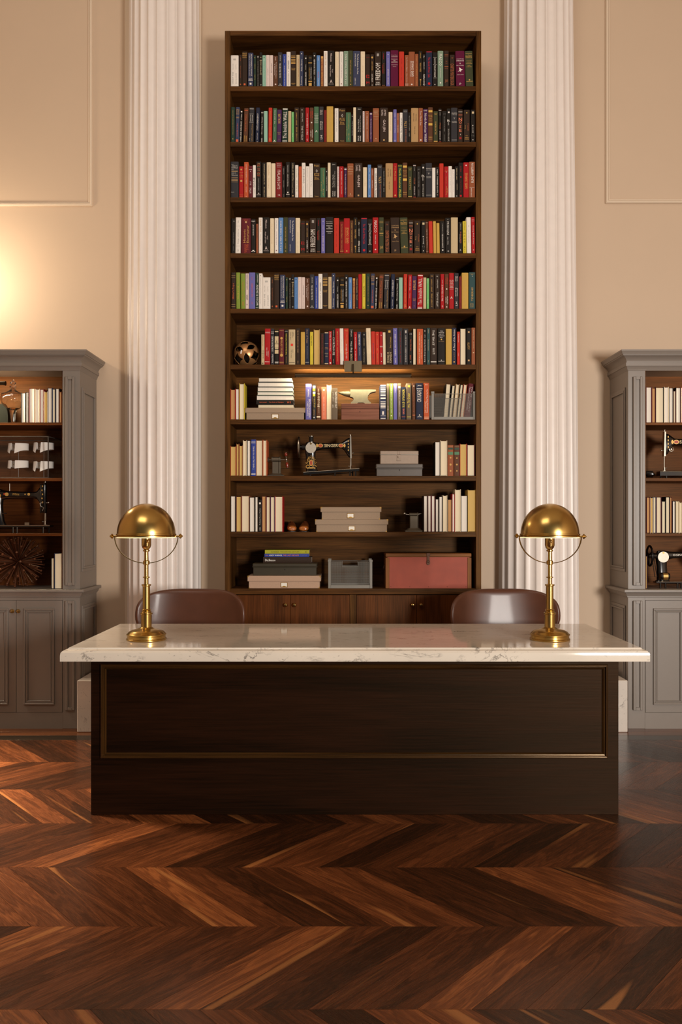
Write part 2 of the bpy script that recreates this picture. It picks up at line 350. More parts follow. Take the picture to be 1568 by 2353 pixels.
while Y0 - BD * k > YB:
    yb = Y0 - BD * k; s = 1 if k % 2 == 0 else -1
    x_off = 0.504 if k % 2 == 0 else 0.504 + DX      # joints at this far edge
    n0 = int((XL - 0.6 - x_off) / BW); n1 = int((XR + 0.6 - x_off) / BW)
    for i in range(n0, n1):
        xc = x_off + BW * (i + 0.5); xm = xc + s * DX / 2; d = yb - BD / 2 - CAM_Y
        if min(xc, xc + s * DX) - BW / 2 < XL + 0.01 or max(xc, xc + s * DX) + BW / 2 > XR - 0.01 or yb - BD < YB: continue
        spots.append((0 if (d > 1.5 and abs(xm) < 0.40 * d + 0.40) else 1, -d, xc, yb, s))
    k += 1
ins = sorted([q for q in spots if q[0] == 0], key=lambda q: -q[1])[:298]
keep = set((q[2], q[3]) for q in ins)
rnds = {1: [], -1: []}
for q in spots:
    _, _, xc, yb, s = q
    if (xc, yb) in keep: inst(BM[s], 'board', floor, (xc, yb, 0))
    else:
        t = board_geo(s); r = random.random(); rest[s].add([(p[0] + xc, p[1] + yb, p[2]) for p in t.v], t.f); rnds[s] += [r] * len(t.v)
for s in (1, -1):
    o = rest[s].build('board', FA[s], floor, smooth=False); o['kind'] = 'stuff'
    a = o.data.attributes.new('rand', 'FLOAT', 'POINT'); a.data.foreach_set('value', rnds[s])
M_inlay = wood('dark floor inlay', (20, 15, 10), (38, 30, 20), 'X', 0.25, 0.5)
M_fb = wood('border floor wood', (62, 32, 15), (128, 76, 42), 'X', 0.25, 0.5)
for i in range(5):
    x0 = XL + i * (XR - XL) / 5; x1 = x0 + (XR - XL) / 5 - 0.0008
    inst(MB().box(x0, x1, Y0 + 0.001, Y0 + 0.111, -0.012, 0.0, 0.0005).mesh('inlay_strip', M_inlay, False), 'inlay_strip', floor)
for j in range(6):
    y0 = Y0 + 0.112 + j * 0.093
    for i in range(4):
        x0 = XL + (i - 0.5 * (j % 2)) * 2.4; x1 = min(x0 + 2.399, XR); x0 = max(x0, XL)
        if x1 > x0: inst(MB().box(x0, x1, y0, y0 + 0.0922, -0.012, 0.0, 0.0005).mesh('border_board', M_fb, False), 'border_board', floor)

# wall panel mouldings
def frame_moulding(name, x0, x1, z0, z1):
    def rails(off, w, d, mb):
        a0, a1, c0, c1 = x0 + off, x1 - off, z0 + off, z1 - off
        P = [(a0, c0), (a1, c0), (a1, c1), (a0, c1)]; Q = [(a0 + w, c0 + w), (a1 - w, c0 + w), (a1 - w, c1 - w), (a0 + w, c1 - w)]
        h = w * 0.3; P2 = [(a0 + h, c0 + h), (a1 - h, c0 + h), (a1 - h, c1 - h), (a0 + h, c1 - h)]
        Q2 = [(a0 + w - h, c0 + w - h), (a1 - w + h, c0 + w - h), (a1 - w + h, c1 - w + h), (a0 + w - h, c1 - w + h)]
        vs = [(p[0], 0, p[1]) for p in P] + [(p[0], -d * .6, p[1]) for p in P] + [(p[0], -d, p[1]) for p in P2] + [(p[0], -d, p[1]) for p in Q2] + [(p[0], -d * .6, p[1]) for p in Q] + [(p[0], 0, p[1]) for p in Q]
        mb.add(vs, [(r * 4 + i, r * 4 + (i + 1) % 4, (r + 1) * 4 + (i + 1) % 4, (r + 1) * 4 + i) for r in range(5) for i in range(4)])
    mb = MB(); rails(0, 0.022, 0.020, mb); rails(0.021, 0.010, 0.011, mb)
    o = mb.build(name, M_trim); o['kind'] = 'structure'; return o
frame_moulding('trim_1', -4.2, PX(213.5, 0), PZ(475, 0), 5.9)
frame_moulding('trim_2', PX(1391, 0), 4.2, PZ(468.5, 0), 5.9)
b = MB()
for x0, x1 in ((XL, -3.2), (3.3, XR)): b.box(x0, x1, -0.02, 0, 0, 0.16, 0.004).box(x0, x1, -0.028, 0, 0, 0.03, 0.004)
struct('baseboard_back', b, M_trim)

# ---------------------------------------------------------------- fluted columns on marble plinths
def column(cx, rt, rb, label, bk):
    t = thing('fluted_column', (cx, -0.05, 0), label, 'column', 'fluted columns flanking the bookcase')
    NF = 24; sub = 10; mb = MB(); vs = []; fs = []; H0, H1 = 0.46, ZT - 0.35; NZ = 14
    for j in range(NZ + 1):
        h = H0 + (H1 - H0) * j / NZ; f = j / NZ
        r = rb + (rt - rb) * min(1.0, (h - 0.5) / 4.2) + 0.004 * math.sin(math.pi * min(1, f * 1.3))
        for i in range(NF):
            for q in range(sub):
                a = 2 * math.pi * (i + q / sub) / NF; u = q / sub
                dpt = 0.0 if (u < 0.15) else 0.056 * r * math.sin(math.pi * (u - 0.15) / 0.85) ** 0.6
                vs.append(((r - dpt) * math.cos(a), (r - dpt) * math.sin(a), h))
    m = NF * sub
    for j in range(NZ):
        for i in range(m): fs.append((j * m + i, j * m + (i + 1) % m, (j + 1) * m + (i + 1) % m, (j + 1) * m + i))
    mb.add(vs, fs); mb.build('shaft', M_col, t, angle=28)
    pr = [(rb * 1.26, 0.33), (rb * 1.26, 0.36), (rb * 1.24, 0.372), (rb * 1.12, 0.385), (rb * 1.10, 0.40), (rb * 1.16, 0.412), (rb * 1.16, 0.43), (rb * 1.02, 0.45), (rb * 1.0, 0.47)]
    MB().lathe(pr, n=48).build('base', M_col, t)
    pr = [(rt * 1.0, H1 - 0.01), (rt * 1.06, H1), (rt * 1.06, H1 + 0.03), (rt * 1.3, H1 + 0.12), (rt * 1.3, H1 + 0.14)]
    MB().lathe(pr, n=48).box(-rt * 1.4, rt * 1.4, -rt * 1.4, 0.04, H1 + 0.14, ZT - 0.002, 0.01).build('capital', M_col, t)
    if bk: MB().box(-bk - 0.014, bk - 0.014, 0.012, 0.048, 0.33, ZT - 0.36, 0.003).build('backing_pilaster', M_trim, t)
    return t
column(-1.222, 0.236, 0.247, "off-white fluted plaster column on the glass jar cabinet's side of the bookcase", 0.262)
column(1.333, 0.232, 0.272, 'off-white fluted plaster column between the red trunk and the sewing machine cabinet', 0)
def plinth(x0, x1, label):
    o = MB().box(x0, x1, -0.478, -0.001, 0, 0.329, 0.004).build('marble_plinth', M_marble2)
    tag(o, label, 'plinth', 'marble plinths under the columns')
plinth(-1.690, -0.783, 'speckled pale marble plinth under the column nearer the display case')
plinth(0.905, 1.807, 'speckled pale marble plinth under the column nearer the red trunk')
# ---------------------------------------------------------------- tall bookcase
YF = -0.35                                       # bookcase front plane
BX0, BX1 = PX(517, YF), PX(1106.5, YF); IX0, IX1 = PX(529.6, YF), PX(1094.3, YF)
BZT = PZ(70.5, YF)
bcx = (BX0 + BX1) / 2
case = thing('bookcase', (bcx, 0, 0), 'very tall dark oak bookcase with ten open shelves above low cabinet doors', 'bookcase')
def bl(x): return x - bcx
for x0, x1 in ((BX0, IX0), (IX1, BX1)):
    MB().box(bl(x0), bl(x1), YF, -0.001, 0, BZT, 0.0015).build('side_panel', M_bz, case)
MB().box(bl(IX0) + .0003, bl(IX1) - .0003, YF, -0.001, PZ(82, YF), BZT, 0.0015).build('top_panel', M_bx, case)
MB().box(bl(IX0) + .0003, bl(IX1) - .0003, -0.02, -0.001, 0.0, PZ(82, YF) - .0003).build('back_panel', M_bx, case)
SHELF_PX = [198.0, 326.0, 453.4, 581.7, 709.3, 837.7, 964.0, 1093.8, 1222.6]
SHZ = [PZ(p, YF) for p in SHELF_PX]
for z in SHZ:
    MB().box(bl(IX0) + .0003, bl(IX1) - .0003, YF, -0.0203, z - 0.031, z, 0.0012).build('shelf', M_bx, case)
ZS10 = PZ(1352.6, YF)
MB().box(bl(IX0) + .0003, bl(IX1) - .0003, YF, -0.0203, PZ(1366, YF), ZS10, 0.0012).build('shelf', M_bx, case)
zt, zb = PZ(1366.5, YF) - .001, 0.12
MB().box(bl(PX(804.5, YF)), bl(PX(819, YF)), YF, -0.0203, 0.0, zt).build('center_stile', M_bz, case)
MB().box(bl(IX0) + .0003, bl(IX1) - .0003, YF + 0.01, -0.0203, 0.0, 0.118).build('kick_board', M_bx, case)
dx = [IX0 + .0008, PX(667.3, YF), PX(804.3, YF), PX(819.3, YF), PX(958, YF), IX1 - .0008]
for a, b_, kx in ((dx[0], dx[1], 656.5), (dx[1], dx[2], 677), (dx[3], dx[4], 949), (dx[4], dx[5], 968.5)):
    d = MB().box(bl(a) + .0012, bl(b_) - .0012, YF + 0.001, YF + 0.021, zb, zt - .002, 0.001).build('door', M_bd, case)
    kz = PZ(1390.5, YF - .02); kxx = bl(PX(kx, YF - .02))
    pr = [(0.0001, -0.026), (0.008, -0.025), (0.0125, -0.020), (0.0135, -0.015), (0.010, -0.010), (0.005, -0.008), (0.005, 0.0)]
    MB().lathe([(r, h) for r, h in pr], (kxx, YF + 0.001, kz), 18, 'Y').build('knob', M_brass2, d)

# picture light: plate fixed to the shelf edge, arm, long shade with its lamp strip
M_pl = metalmat('dark bronze lamp', (74, 62, 48), 0.35)
M_plate = metalmat('brushed bronze plate', (150, 132, 104), 0.32)
def picture_light(x, z, length, yb, plate_z0, plate_z1, pw, yp, label, power, aim=(0, 1.0, -0.06)):
    t = thing('picture_light', (x, yp, z), label, 'lamp', 'picture lights over the shelves')
    MB().box(-pw / 2, pw / 2, -0.012, 0, plate_z0 - z, plate_z1 - z, 0.001).build('mounting_plate', M_plate, t)
    y = yb - yp
    MB().tube([(0, -0.008, (plate_z0 + plate_z1) / 2 - z), (0, -0.03, (plate_z0 + plate_z1) / 2 - z + .01), (0, (y - .02) * .7, .02), (0, y, 0.012)], 0.0042, 8).build('arm', M_pl, t)
    n = 10; pts = [(y + 0.014 * math.cos(a), 0.014 * math.sin(a)) for a in [math.pi * (-0.35 + 1.35 * i / n) for i in range(n + 1)]]
    pts = [(y + 0.0145 * math.cos(R(200 - 235 * i / n)), 0.0145 * math.sin(R(200 - 235 * i / n))) for i in range(n + 1)] + [(y + 0.012 * math.cos(R(-35 + 235 * i / n)), 0.012 * math.sin(R(-35 + 235 * i / n))) for i in range(n + 1)]
    pts = [(y - 0.0145, -0.013)] + pts[:n + 1] + pts[n + 1:] + [(y - 0.012, -0.013)]
    MB().prism(pts, -length / 2, length / 2, 'X').build('shade', M_pl, t)
    e = MB()
    for sx in (-1, 1): e.cyl((sx * length / 2, y, 0), (sx * (length / 2 + 0.004), y, 0), 0.0148, n=16)
    e.build('end_cap', M_pl, t)
    MB().cyl((-length / 2 + .01, y + .001, -.001), (length / 2 - .01, y + .001, -.001), 0.006, n=10).build('lamp_tube', emis('lamp strip glow', (255, 214, 150), 6), t)
    l = bpy.data.lights.new('picture_light_beam', 'AREA'); l.shape = 'RECTANGLE'; l.size = length * .94; l.size_y = 0.012; l.energy = power; l.color = (1, 0.87, 0.58)
    o = bpy.data.objects.new('picture_light_beam', l); C.objects.link(o); o.parent = t; o.location = (0, y + 0.017, -0.004)
    o.rotation_euler = Vector(aim).to_track_quat('-Z', 'Y').to_euler()
    return t
yb = YF - 0.030
picture_light(PX(812, yb), PZ(863, yb), (945 - 681) / F * (yb - CAM_Y), yb, PZ(854, YF - .012), PZ(829, YF - .012), 0.114, YF, 'long dark bronze picture light over the anvil on the tall bookcase', 8.0)

# ---------------------------------------------------------------- grey side cabinets
YC = -0.382
def cabinet(sg, xi, label):
    """sg: direction away from the room's middle; xi: x of the side facing the middle"""
    W = 1.42; cab = thing('display_cabinet', (xi, 0, 0), label, 'cabinet', 'grey display cabinets')
    def bx(mb, u0, u1, y0, y1, z0, z1, b=0.0):
        a, c = sorted((sg * u0, sg * u1)); return mb.box(a, c, y0, y1, z0, z1, b)
    s = F / (YC - CAM_Y)
    z = lambda py: EYE - (py - 1196) / s
    zc0, zc1 = z(1361), z(1354)                 # counter
    zo = z(844.8)                               # top of the opening
    U0, U1 = 0.112, W - 0.112
    for a, c in ((0, U0), (U1, W)):
        bx(MB(), a, c, YC, -0.001, zc1 + .0003, z(835), 0.0015).build('side_panel', M_grey, cab)
    # framed panel on the visible side
    for (p0, p1) in ((1.01, 2.21), (0.17, 0.79)):
        mb = MB()
        for q, (w, d) in enumerate(((0.020, 0.006), (0.012, 0.010))):
            o = 0.02 * q
            y0, y1 = YC + 0.045 + o, -0.035 - o; a0, a1 = p0 + o, p1 - o
            for (ya, yb2, za, zb2) in ((y0, y1, a0, a0 + w), (y0, y1, a1 - w, a1), (y0, y0 + w, a0 + w, a1 - w), (y1 - w, y1, a0 + w, a1 - w)):
                x0, x1 = sorted((0.0, -sg * d)); mb.box(x0, x1, ya, yb2, za, zb2, 0.0015)
        mb.build('side_moulding', M_grey, cab)
    bx(MB(), U0 + .0003, U1 - .0003, -0.03, -0.001, zc1, z(835)).build('back_panel', M_cx, cab)
    for py, th in ((970.5, 0.017), (1098.5, 0.019), (1225.5, 0.018)):
        bx(MB(), U0 + .0003, U1 - .0003, YC + 0.012, -0.0303, z(py) - th, z(py), 0.001).build('shelf', M_cx, cab)
    # inner wooden lining
    for a, c in ((U0, U0 + .008), (U1 - .008, U1)):
        bx(MB(), a + .0003, c, YC + 0.014, -0.0304, zc1 + .0003, zo - .001).build('inner_lining', M_cx, cab)
    bx(MB(), U0 + .0003, U1 - .0003, YC + .001, -0.0303, zo, z(835)).build('header_rail', M_grey, cab)
    # cornice: profile swept round front and both ends
    def sweep(prof, name):
        vs = []; fs = []; rows = []
        for (p, zz) in prof:
            rows.append([(-p, -0.0005), (-p, YC - p), (W + p, YC - p), (W + p, -0.0005)])
        for r, (p, zz) in zip(rows, prof): vs += [(sg * q[0], q[1], zz) for q in r]
        n = len(prof)
        for j in range(n):
            for i in range(3): fs.append((j * 4 + i, j * 4 + i + 1, ((j + 1) % n) * 4 + i + 1, ((j + 1) % n) * 4 + i))
        fs += [tuple(j * 4 for j in range(n)), tuple(j * 4 + 3 for j in reversed(range(n)))]
        t = MB(); t.add(vs, fs); return t.build(name, M_grey, cab, angle=25)
    sweep([(0.0, z(852)), (0.004, z(850)), (0.010, z(843.5)), (0.014, z(841.8)), (0.018, z(841.7)), (0.018, z(834)), (0.012, z(833.2)), (0.014, z(830)), (0.022, z(825)), (0.034, z(821)), (0.044, z(819.2)), (0.046, z(817)), (0.050, z(817)),
           (0.056, z(812)), (0.060, z(810)), (0.060, z(807)), (-0.02, z(807)), (-0.02, z(832)), (0.0, z(834))], 'cornice')
    bx(MB(), 0.0, W, YC, -0.001, z(835), z(808.5)).build('top_box', M_grey, cab)
    # counter and the mouldings under it
    bx(MB(), -0.034, W + 0.034, YC - 0.034, -0.001, zc0, zc1, 0.003).build('counter', M_grey, cab)
    sweep([(0.0, z(1373)), (0.006, z(1372)), (0.006, z(1370)), (0.012, z(1369)), (0.014, z(1366)), (0.020, z(1363)), (0.022, z(1361.6)), (-0.01, z(1361.6)), (-0.01, z(1373))], 'bed_moulding')
    # lower carcass
    bx(MB(), 0, U0 - .002, YC, -0.001, 0, zc0 - .0003, 0.001).build('base_stile', M_grey, cab)
    bx(MB(), U1 + .002, W, YC, -0.001, 0, zc0 - .0003, 0.001).build('base_stile', M_grey, cab)
    zd0, zd1 = z(1637), z(1380)
    bx(MB(), U0 - .0017, U1 + .0017, YC, -0.001, 0, zd0 - .0015).build('plinth_rail', M_grey, cab)
    bx(MB(), U0 - .0017, U1 + .0017, YC, -0.001, zd1 + .0015, zc0 - .0003).build('top_rail', M_grey, cab)
    bx(MB(), U0, U1, YC + .03, -0.001, zd0, zd1).build('carcass_box', M_grey, cab)
    dw = (U1 - U0) / 4
    for i in range(4):
        a, c = U0 + dw * i + .0012, U0 + dw * (i + 1) - .0012
        d = bx(MB(), a, c, YC + 0.001, YC + 0.024, zd0, zd1, 0.001).build('door', M_grey, cab)
        mb = MB()
        e = 0.049
        for w, dd, o in ((0.012, 0.012, 0.0), (0.010, 0.007, 0.012), (0.006, 0.010, 0.021)):
            x0, x1, p0, p1 = a + e + o, c - e - o, z(1619) + o, z(1397.5) - o
            for (xa, xb, za, zb2) in ((x0, x1, p0, p0 + w), (x0, x1, p1 - w, p1), (x0, x0 + w, p0 + w, p1 - w), (x1 - w, x1, p0 + w, p1 - w)):
                bx(mb, xa, xb, YC + 0.001 - dd, YC + 0.0015, za, zb2, 0.0025)
        mb.build('door_moulding', M_grey, d)
        ku = c - 0.018 if i % 2 == 0 else a + 0.018
        MB().lathe([(0.0001, -0.026), (0.008, -0.025), (0.0125, -0.020), (0.0135, -0.015), (0.010, -0.010), (0.005, -0.008), (0.005, 0.0)], (sg * ku, YC + .001, z(1404)), 18, 'Y').build('knob', M_brass2, d)
    # applied pilaster strips with a sunk channel
    for z0, z1 in ((z(1345), z(866)), (z(1631), z(1380))):
        for u0, u1 in ((0.030, 0.090), (W - 0.090, W - 0.030)):
            mb = MB(); w = 0.017
            bx(mb, u0, u0 + w, YC - 0.018, YC, z0, z1, 0.003); bx(mb, u1 - w, u1, YC - 0.018, YC, z0, z1, 0.003)
            bx(mb, u0 + w, u1 - w, YC - 0.018, YC, z0, z0 + 0.018, 0.001); bx(mb, u0 + w, u1 - w, YC - 0.018, YC, z1 - 0.018, z1, 0.001)
            bx(mb, u0 + w, u1 - w, YC - 0.006, YC, z0 + .018, z1 - .018)
            mb.build('pilaster_strip', M_grey, cab)
    for u0, u1 in ((0.0, U0), (U1, W)):
        mb = MB(); x0, x1 = sorted((sg * u0, sg * u1)); q = 0.012
        vs = []
        for (o, zz) in ((0.002, z(852)), (0.004, z(851)), (0.007, z(844)), (0.009, z(842.2))):
            vs += [(x0 - (o if sg * u0 == x0 and u0 > 0 or sg < 0 and u1 < W else o * 0), YC - o, zz), (x1 + (o if sg > 0 and u1 < W else (o if sg < 0 and u0 > 0 else 0)), YC - o, zz), (x1, YC + .01, zz), (x0, YC + .01, zz)]
        mb.add(vs, [(j * 4 + i, j * 4 + (i + 1) % 4, (j + 1) * 4 + (i + 1) % 4, (j + 1) * 4 + i) for j in range(3) for i in range(4)] + [(3, 2, 1, 0), (12, 13, 14, 15)])
        mb.build('capital', M_grey, cab)
    return cab
XCL, XCR = PX(183.4, YC), PX(1443.8, YC)
cabinet(-1, XCL, 'tall grey panelled cabinet holding the glass jar, the display case and a spiky ball')
cabinet(1, XCR, 'tall grey panelled cabinet holding two sewing machines between rows of pale books')
def picture_light_cab(x, label, power):
    yb = -0.47
    picture_light(x, PZ(881, yb), 0.50, yb, PZ(842, -0.39), PZ(822, -0.39), 0.09, YC - 0.062, label, power, (0, 0.66, -0.75))
picture_light_cab(PX(13.5, -0.47) - 0.255, 'dark bronze picture light reaching over the glass jar', 7)
picture_light_cab(XCR + 0.112 + 0.36 + 0.25, 'dark bronze picture light over the sewing machine cabinet', 3.0)

# ---------------------------------------------------------------- desk
YD = CAM_Y + F / 503.0
DXC = PX(815.5, YD); DW = (1422 - 209) / 503 / 2
desk = thing('reception_desk', (DXC, YD, 0), 'long dark wood desk with framed front panel and veined marble top', 'desk')
zt0, ztop = 0.716, 0.774
T = 0.022
MB().box(-DW, DW, 0, 0.03, 0, zt0 - .0005, 0.001).build('front_panel', M_desk, desk)
for sx in (-1, 1):
    a, c = sorted((sx * DW, sx * (DW - 0.03)))
    MB().box(a, c, 0.0303, 0.78, 0, zt0 - .0005, 0.001).build('side_panel', M_desk, desk)
MB().box(-DW + .0303, DW - .0303, 0.50, 0.52, 0.05, zt0 - .0005).build('modesty_panel', M_desk, desk)
fx0, fx1 = (233 - 815.5) / 503, (1396 - 815.5) / 503; fz0, fz1 = EYE - (1741 - 1196) / 503, EYE - (1526 - 1196) / 503
def rail_set(a0, a1, c0, c1, w, d, y0=0.0):
    """four mitred rails of an applied panel frame"""
    rs = []
    prof = [(0.0, 0.0), (0.0, d * .75), (w * .18, d), (w * .40, d * .95), (w * .52, d * .45), (w * .66, d * .40), (w * .78, d * .65), (w, d * .2), (w, 0.0)]
    cs = [((a0, c0), (1, 1)), ((a1, c0), (-1, 1)), ((a1, c1), (-1, -1)), ((a0, c1), (1, -1))]
    for i in range(4):
        (p, dp), (q, dq) = cs[i], cs[(i + 1) % 4]; vs = []
        for (o, h) in prof: vs += [(p[0] + dp[0] * o, y0 - h, p[1] + dp[1] * o), (q[0] + dq[0] * o, y0 - h, q[1] + dq[1] * o)]
        rs.append(MB().add(vs, [(2 * j, 2 * j + 1, 2 * j + 3, 2 * j + 2) for j in range(len(prof) - 1)]))
    return rs
for i, r_ in enumerate(rail_set(fx0, fx1, fz0, fz1, 0.024, 0.016)): r_.build('panel_moulding', M_moldz if i % 2 else M_mold, desk, angle=20)
# marble top with an ogee edge
mx, my0, my1 = 1.314, -0.103, 0.86
pro = [(0.0, zt0), (-0.0, zt0 + 0.026), (0.002, zt0 + 0.038), (0.009, zt0 + 0.046), (0.020, zt0 + 0.049), (0.026, zt0 + 0.051), (0.028, ztop - 0.003), (0.031, ztop)]
vs = []
for (o, zz) in pro: vs += [(-mx + o, my0 + o, zz), (mx - o, my0 + o, zz), (mx - o, my1 - o, zz), (-mx + o, my1 - o, zz)]
n = len(pro)
t = MB(); t.add(vs, [(j * 4 + i, j * 4 + (i + 1) % 4, (j + 1) * 4 + (i + 1) % 4, (j + 1) * 4 + i) for j in range(n - 1) for i in range(4)] + [(3, 2, 1, 0), tuple((n - 1) * 4 + i for i in range(4))])
t.build('marble_top', M_marble, desk, angle=24)

# ---------------------------------------------------------------- brass table lamps
M_inner = paint('white enamel inside', (250, 240, 220), 0.5)
def table_lamp(x, rz, label):
    yl = CAM_Y + F / 481.0; t = thing('table_lamp', (x, yl, ztop), label, 'lamp', 'brass lamps on the desk', rz=rz)
    s = 481.0
    def zz(py): return EYE - (py - 1196) / s - ztop
    q = lambda r: r / s
    MB().lathe([(q(44), 0.0), (q(45.5), 0.003), (q(45.5), 0.007), (q(43.5), 0.010), (q(43.5), 0.022), (q(45), 0.025), (q(45), 0.029), (q(43), 0.031), (q(40), 0.039), (q(33), 0.047), (q(22), 0.053), (q(16), 0.057), (q(13), 0.062)], n=48).build('base', M_brass, t)
    P = [(13, 1449), (14.5, 1446), (13.5, 1443), (12, 1441), (12.2, 1412), (14, 1410.5), (14, 1408), (11, 1406.5), (11, 1404.5), (9.2, 1403), (10.6, 1401), (8.4, 1399), (8.4, 1347), (10.8, 1345), (10.8, 1342.5), (4.9, 1341.5), (4.9, 1328.5), (8, 1327), (8, 1325.5), (4.9, 1324.5),
         (4.9, 1298), (7.4, 1296.5), (7.4, 1289), (5, 1287.5), (4.6, 1268), (7.5, 1266.5), (7.5, 1263.5), (4, 1262.5)]
    MB().lathe([(q(r), zz(p)) for r, p in P], n=32).build('stem', M_brass, t)
    sk = MB().lathe([(q(5), zz(1263)), (q(9), zz(1259)), (q(11), zz(1253)), (q(11), zz(1232)), (q(9), zz(1230)), (q(6), zz(1224))], n=28).build('socket', M_brass2, t)
    MB().cyl((0.01, -0.012, zz(1243)), (0.014, -0.040, zz(1243)), 0.003, n=10).ball((0.015, -0.043, zz(1243)), 0.0085, 12).build('switch', M_brass2, sk)
    Rd = q(66); zr = zz(1233); ht = zz(1157) - zr; n = 26
    out = [(Rd, zr), (Rd, zr + 0.012)] + [(Rd * math.cos(a), zr + 0.012 + (ht - 0.012) * math.sin(a)) for a in [math.pi / 2 * i / n for i in range(1, n)]] + [(0.0001, zr + ht)]
    MB().lathe([(Rd + 0.002, zr - 0.002), (Rd + 0.005, zr), (Rd + 0.005, zr + 0.005), (Rd + 0.001, zr + 0.006), (Rd + 0.004, zr + 0.009), (Rd + 0.004, zr + 0.013), (Rd, zr + 0.015)] + out[2:], n=64).build('shade', M_brass, t)
    inn = [(Rd + 0.001, zr - 0.0015)] + [((Rd - 0.003) * math.cos(a), zr + (ht - 0.006) * math.sin(a)) for a in [math.pi / 2 * i / 12 for i in range(12)]] + [(0.0001, zr + ht - 0.006)]
    MB().lathe(inn, n=48).build('shade_lining', M_inner, t)
    # yoke and its finials
    ry = Rd + 0.012; zy = zr + 0.002; zbm = zz(1294)
    pts = [(ry * math.cos(a), 0, zy + (zy - zbm) * math.sin(a)) for a in [math.pi + math.pi * i / 28 for i in range(29)]]
    yk = MB(); vs = []; fs = []
    for i, p in enumerate(pts):
        r = Vector((p[0] / ry, 0, (p[2] - zy) / (zy - zbm))) * 0.0018
        for (dy, k) in ((-0.006, 1), (0.006, 1), (0.006, -1), (-0.006, -1)): vs.append((p[0] + r.x * k, dy, p[2] + r.z * k))
    for i in range(28):
        for k in range(4): fs.append((i * 4 + k, i * 4 + (k + 1) % 4, i * 4 + 4 + (k + 1) % 4, i * 4 + 4 + k))
    fs += [(0, 1, 2, 3), (115, 114, 113, 112)]
    yk.add(vs, fs).build('yoke', M_brass, t)
    for sx in (-1, 1):
        MB().lathe([(0.004, sx * (Rd + 0.003)), (0.004, sx * (Rd + 0.017)), (0.010, sx * (Rd + 0.020)), (0.0125, sx * (Rd + 0.024)), (0.008, sx * (Rd + 0.029)), (0.003, sx * (Rd + 0.034)), (0.0001, sx * (Rd + 0.037))], (0, 0, zy), 20, 'X').build('finial', M_brass, t)
    MB().lathe([(0.008, zz(1226)), (0.012, zz(1218)), (0.024, zz(1208)), (0.028, zz(1198)), (0.022, zz(1189)), (0.0001, zz(1184))], n=20).build('bulb', emis('warm bulb glass', (255, 206, 130), 75), t)
    MB().lathe([(Rd - .004, zr - .001), (Rd + .001, zr - .0015), (Rd + .001, zr - .005), (Rd - .004, zr - .005), (Rd - .004, zr - .001)], n=64).build('glass_lip', emis('lit glass lip', (255, 226, 160), 1.6), t)  # added ring, emissive to stand for the bright light along the shade's rim
    return t
yl = CAM_Y + F / 481.0
table_lamp(PX(336.5, yl), R(4), 'domed brass table lamp on the marble desk, nearer the spiky ball and display case')
table_lamp(PX(1264, yl), R(-28), 'domed brass table lamp with its yoke turned, nearer the red trunk')

# ---------------------------------------------------------------- leather chairs
M_leather = paint('brown leather', (80, 43, 25), 0.44, var=0.3, scale=9, bump=0.12, coat=0.08, spec=0.45)
M_cwood = wood('chair leg wood', (40, 22, 12), (80, 46, 24), 'Z', 0.4)
def chair(x, y, label, rz):
    t = thing('desk_chair', (x, y, 0), label, 'chair', 'brown leather chairs behind the desk', rz=rz)
    nu, nv = 40, 26; zb, zt = 0.50, 0.938
    def P(u, v, side):
        hw = 0.262 + 0.062 * min(1, v / 0.62) ** 0.9
        if v > 0.60: hw *= max(1e-3, 1 - ((v - 0.60) / 0.40) ** 3.4) ** (1 / 3.6)
        x = hw * u; r = abs(x) / 0.322; z = zb + (zt - zb) * v
        yy = 0.085 - 0.125 * r ** 2.8 - 0.05 * (1 - v) * (1 - r * r)
        e = min(1.0, (1 - abs(u)) * hw / 0.03); f = min(1.0, (1 - v) * (zt - zb) / 0.03)
        th = 0.024 * math.sqrt(max(0, 1 - (1 - e) ** 2)) * math.sqrt(max(0, 1 - (1 - f) ** 2)) + 0.001
        return (x, yy + side * th, z)
    vs = []; fs = []
    for sd in (-1, 1):
        for j in range(nv + 1):
            for i in range(nu + 1):
                u = math.sin(math.pi / 2 * (-1 + 2 * i / nu)); u = 0.5 * u + 0.5 * (-1 + 2 * i / nu); v = 1 - (1 - j / nv) ** 2.2
                vs.append(P(u, v, sd))
    m = (nu + 1) * (nv + 1)
    for j in range(nv):
        for i in range(nu):
            a = j * (nu + 1) + i; q = (a, a + 1, a + nu + 2, a + nu + 1); fs.append(q); fs.append(tuple(m + k for k in reversed(q)))
    for i in range(nu): fs.append((i, m + i, m + i + 1, i + 1)); a = nv * (nu + 1) + i; fs.append((a, a + 1, m + a + 1, m + a))
    for j in range(nv):
        a = j * (nu + 1); fs.append((a, a + nu + 1, m + a + nu + 1, m + a)); a += nu; fs.append((a, m + a, m + a + nu + 1, a + nu + 1))
    MB().add(vs, fs).build('backrest', M_leather, t, angle=80)
    sv = MB(); secs = []
    for zz_, k in ((0.40, 0.88), (0.41, 0.96), (0.43, 1.0), (0.465, 1.0), (0.485, 0.95), (0.492, 0.80)): secs.append((zz_, 0, -0.16, 0.245 * k, 0.235 * k))
    sv.loft(secs, 40, 3.6, 'Z').build('seat', M_leather, t)
    MB().tube([(0, 0.05, 0.44), (0, 0.11, 0.45), (0, 0.125, 0.50), (0, 0.118, 0.60)], 0.02, 10).build('back_support', M_cwood, t)
    MB().box(-0.19, 0.19, -0.34, 0.03, 0.375, 0.40, 0.004).build('seat_frame', M_cwood, t)
    for sx in (-1, 1):
        for yy in (-0.32, 0.02): MB().cyl((sx * 0.17, yy, 0.38), (sx * 0.215, yy * 1.12 - (0.02 if yy < 0 else -0.05), 0.0), 0.019, 0.012, 14).build('leg', M_cwood, t)
    return t
yc = CAM_Y + F / 392.0
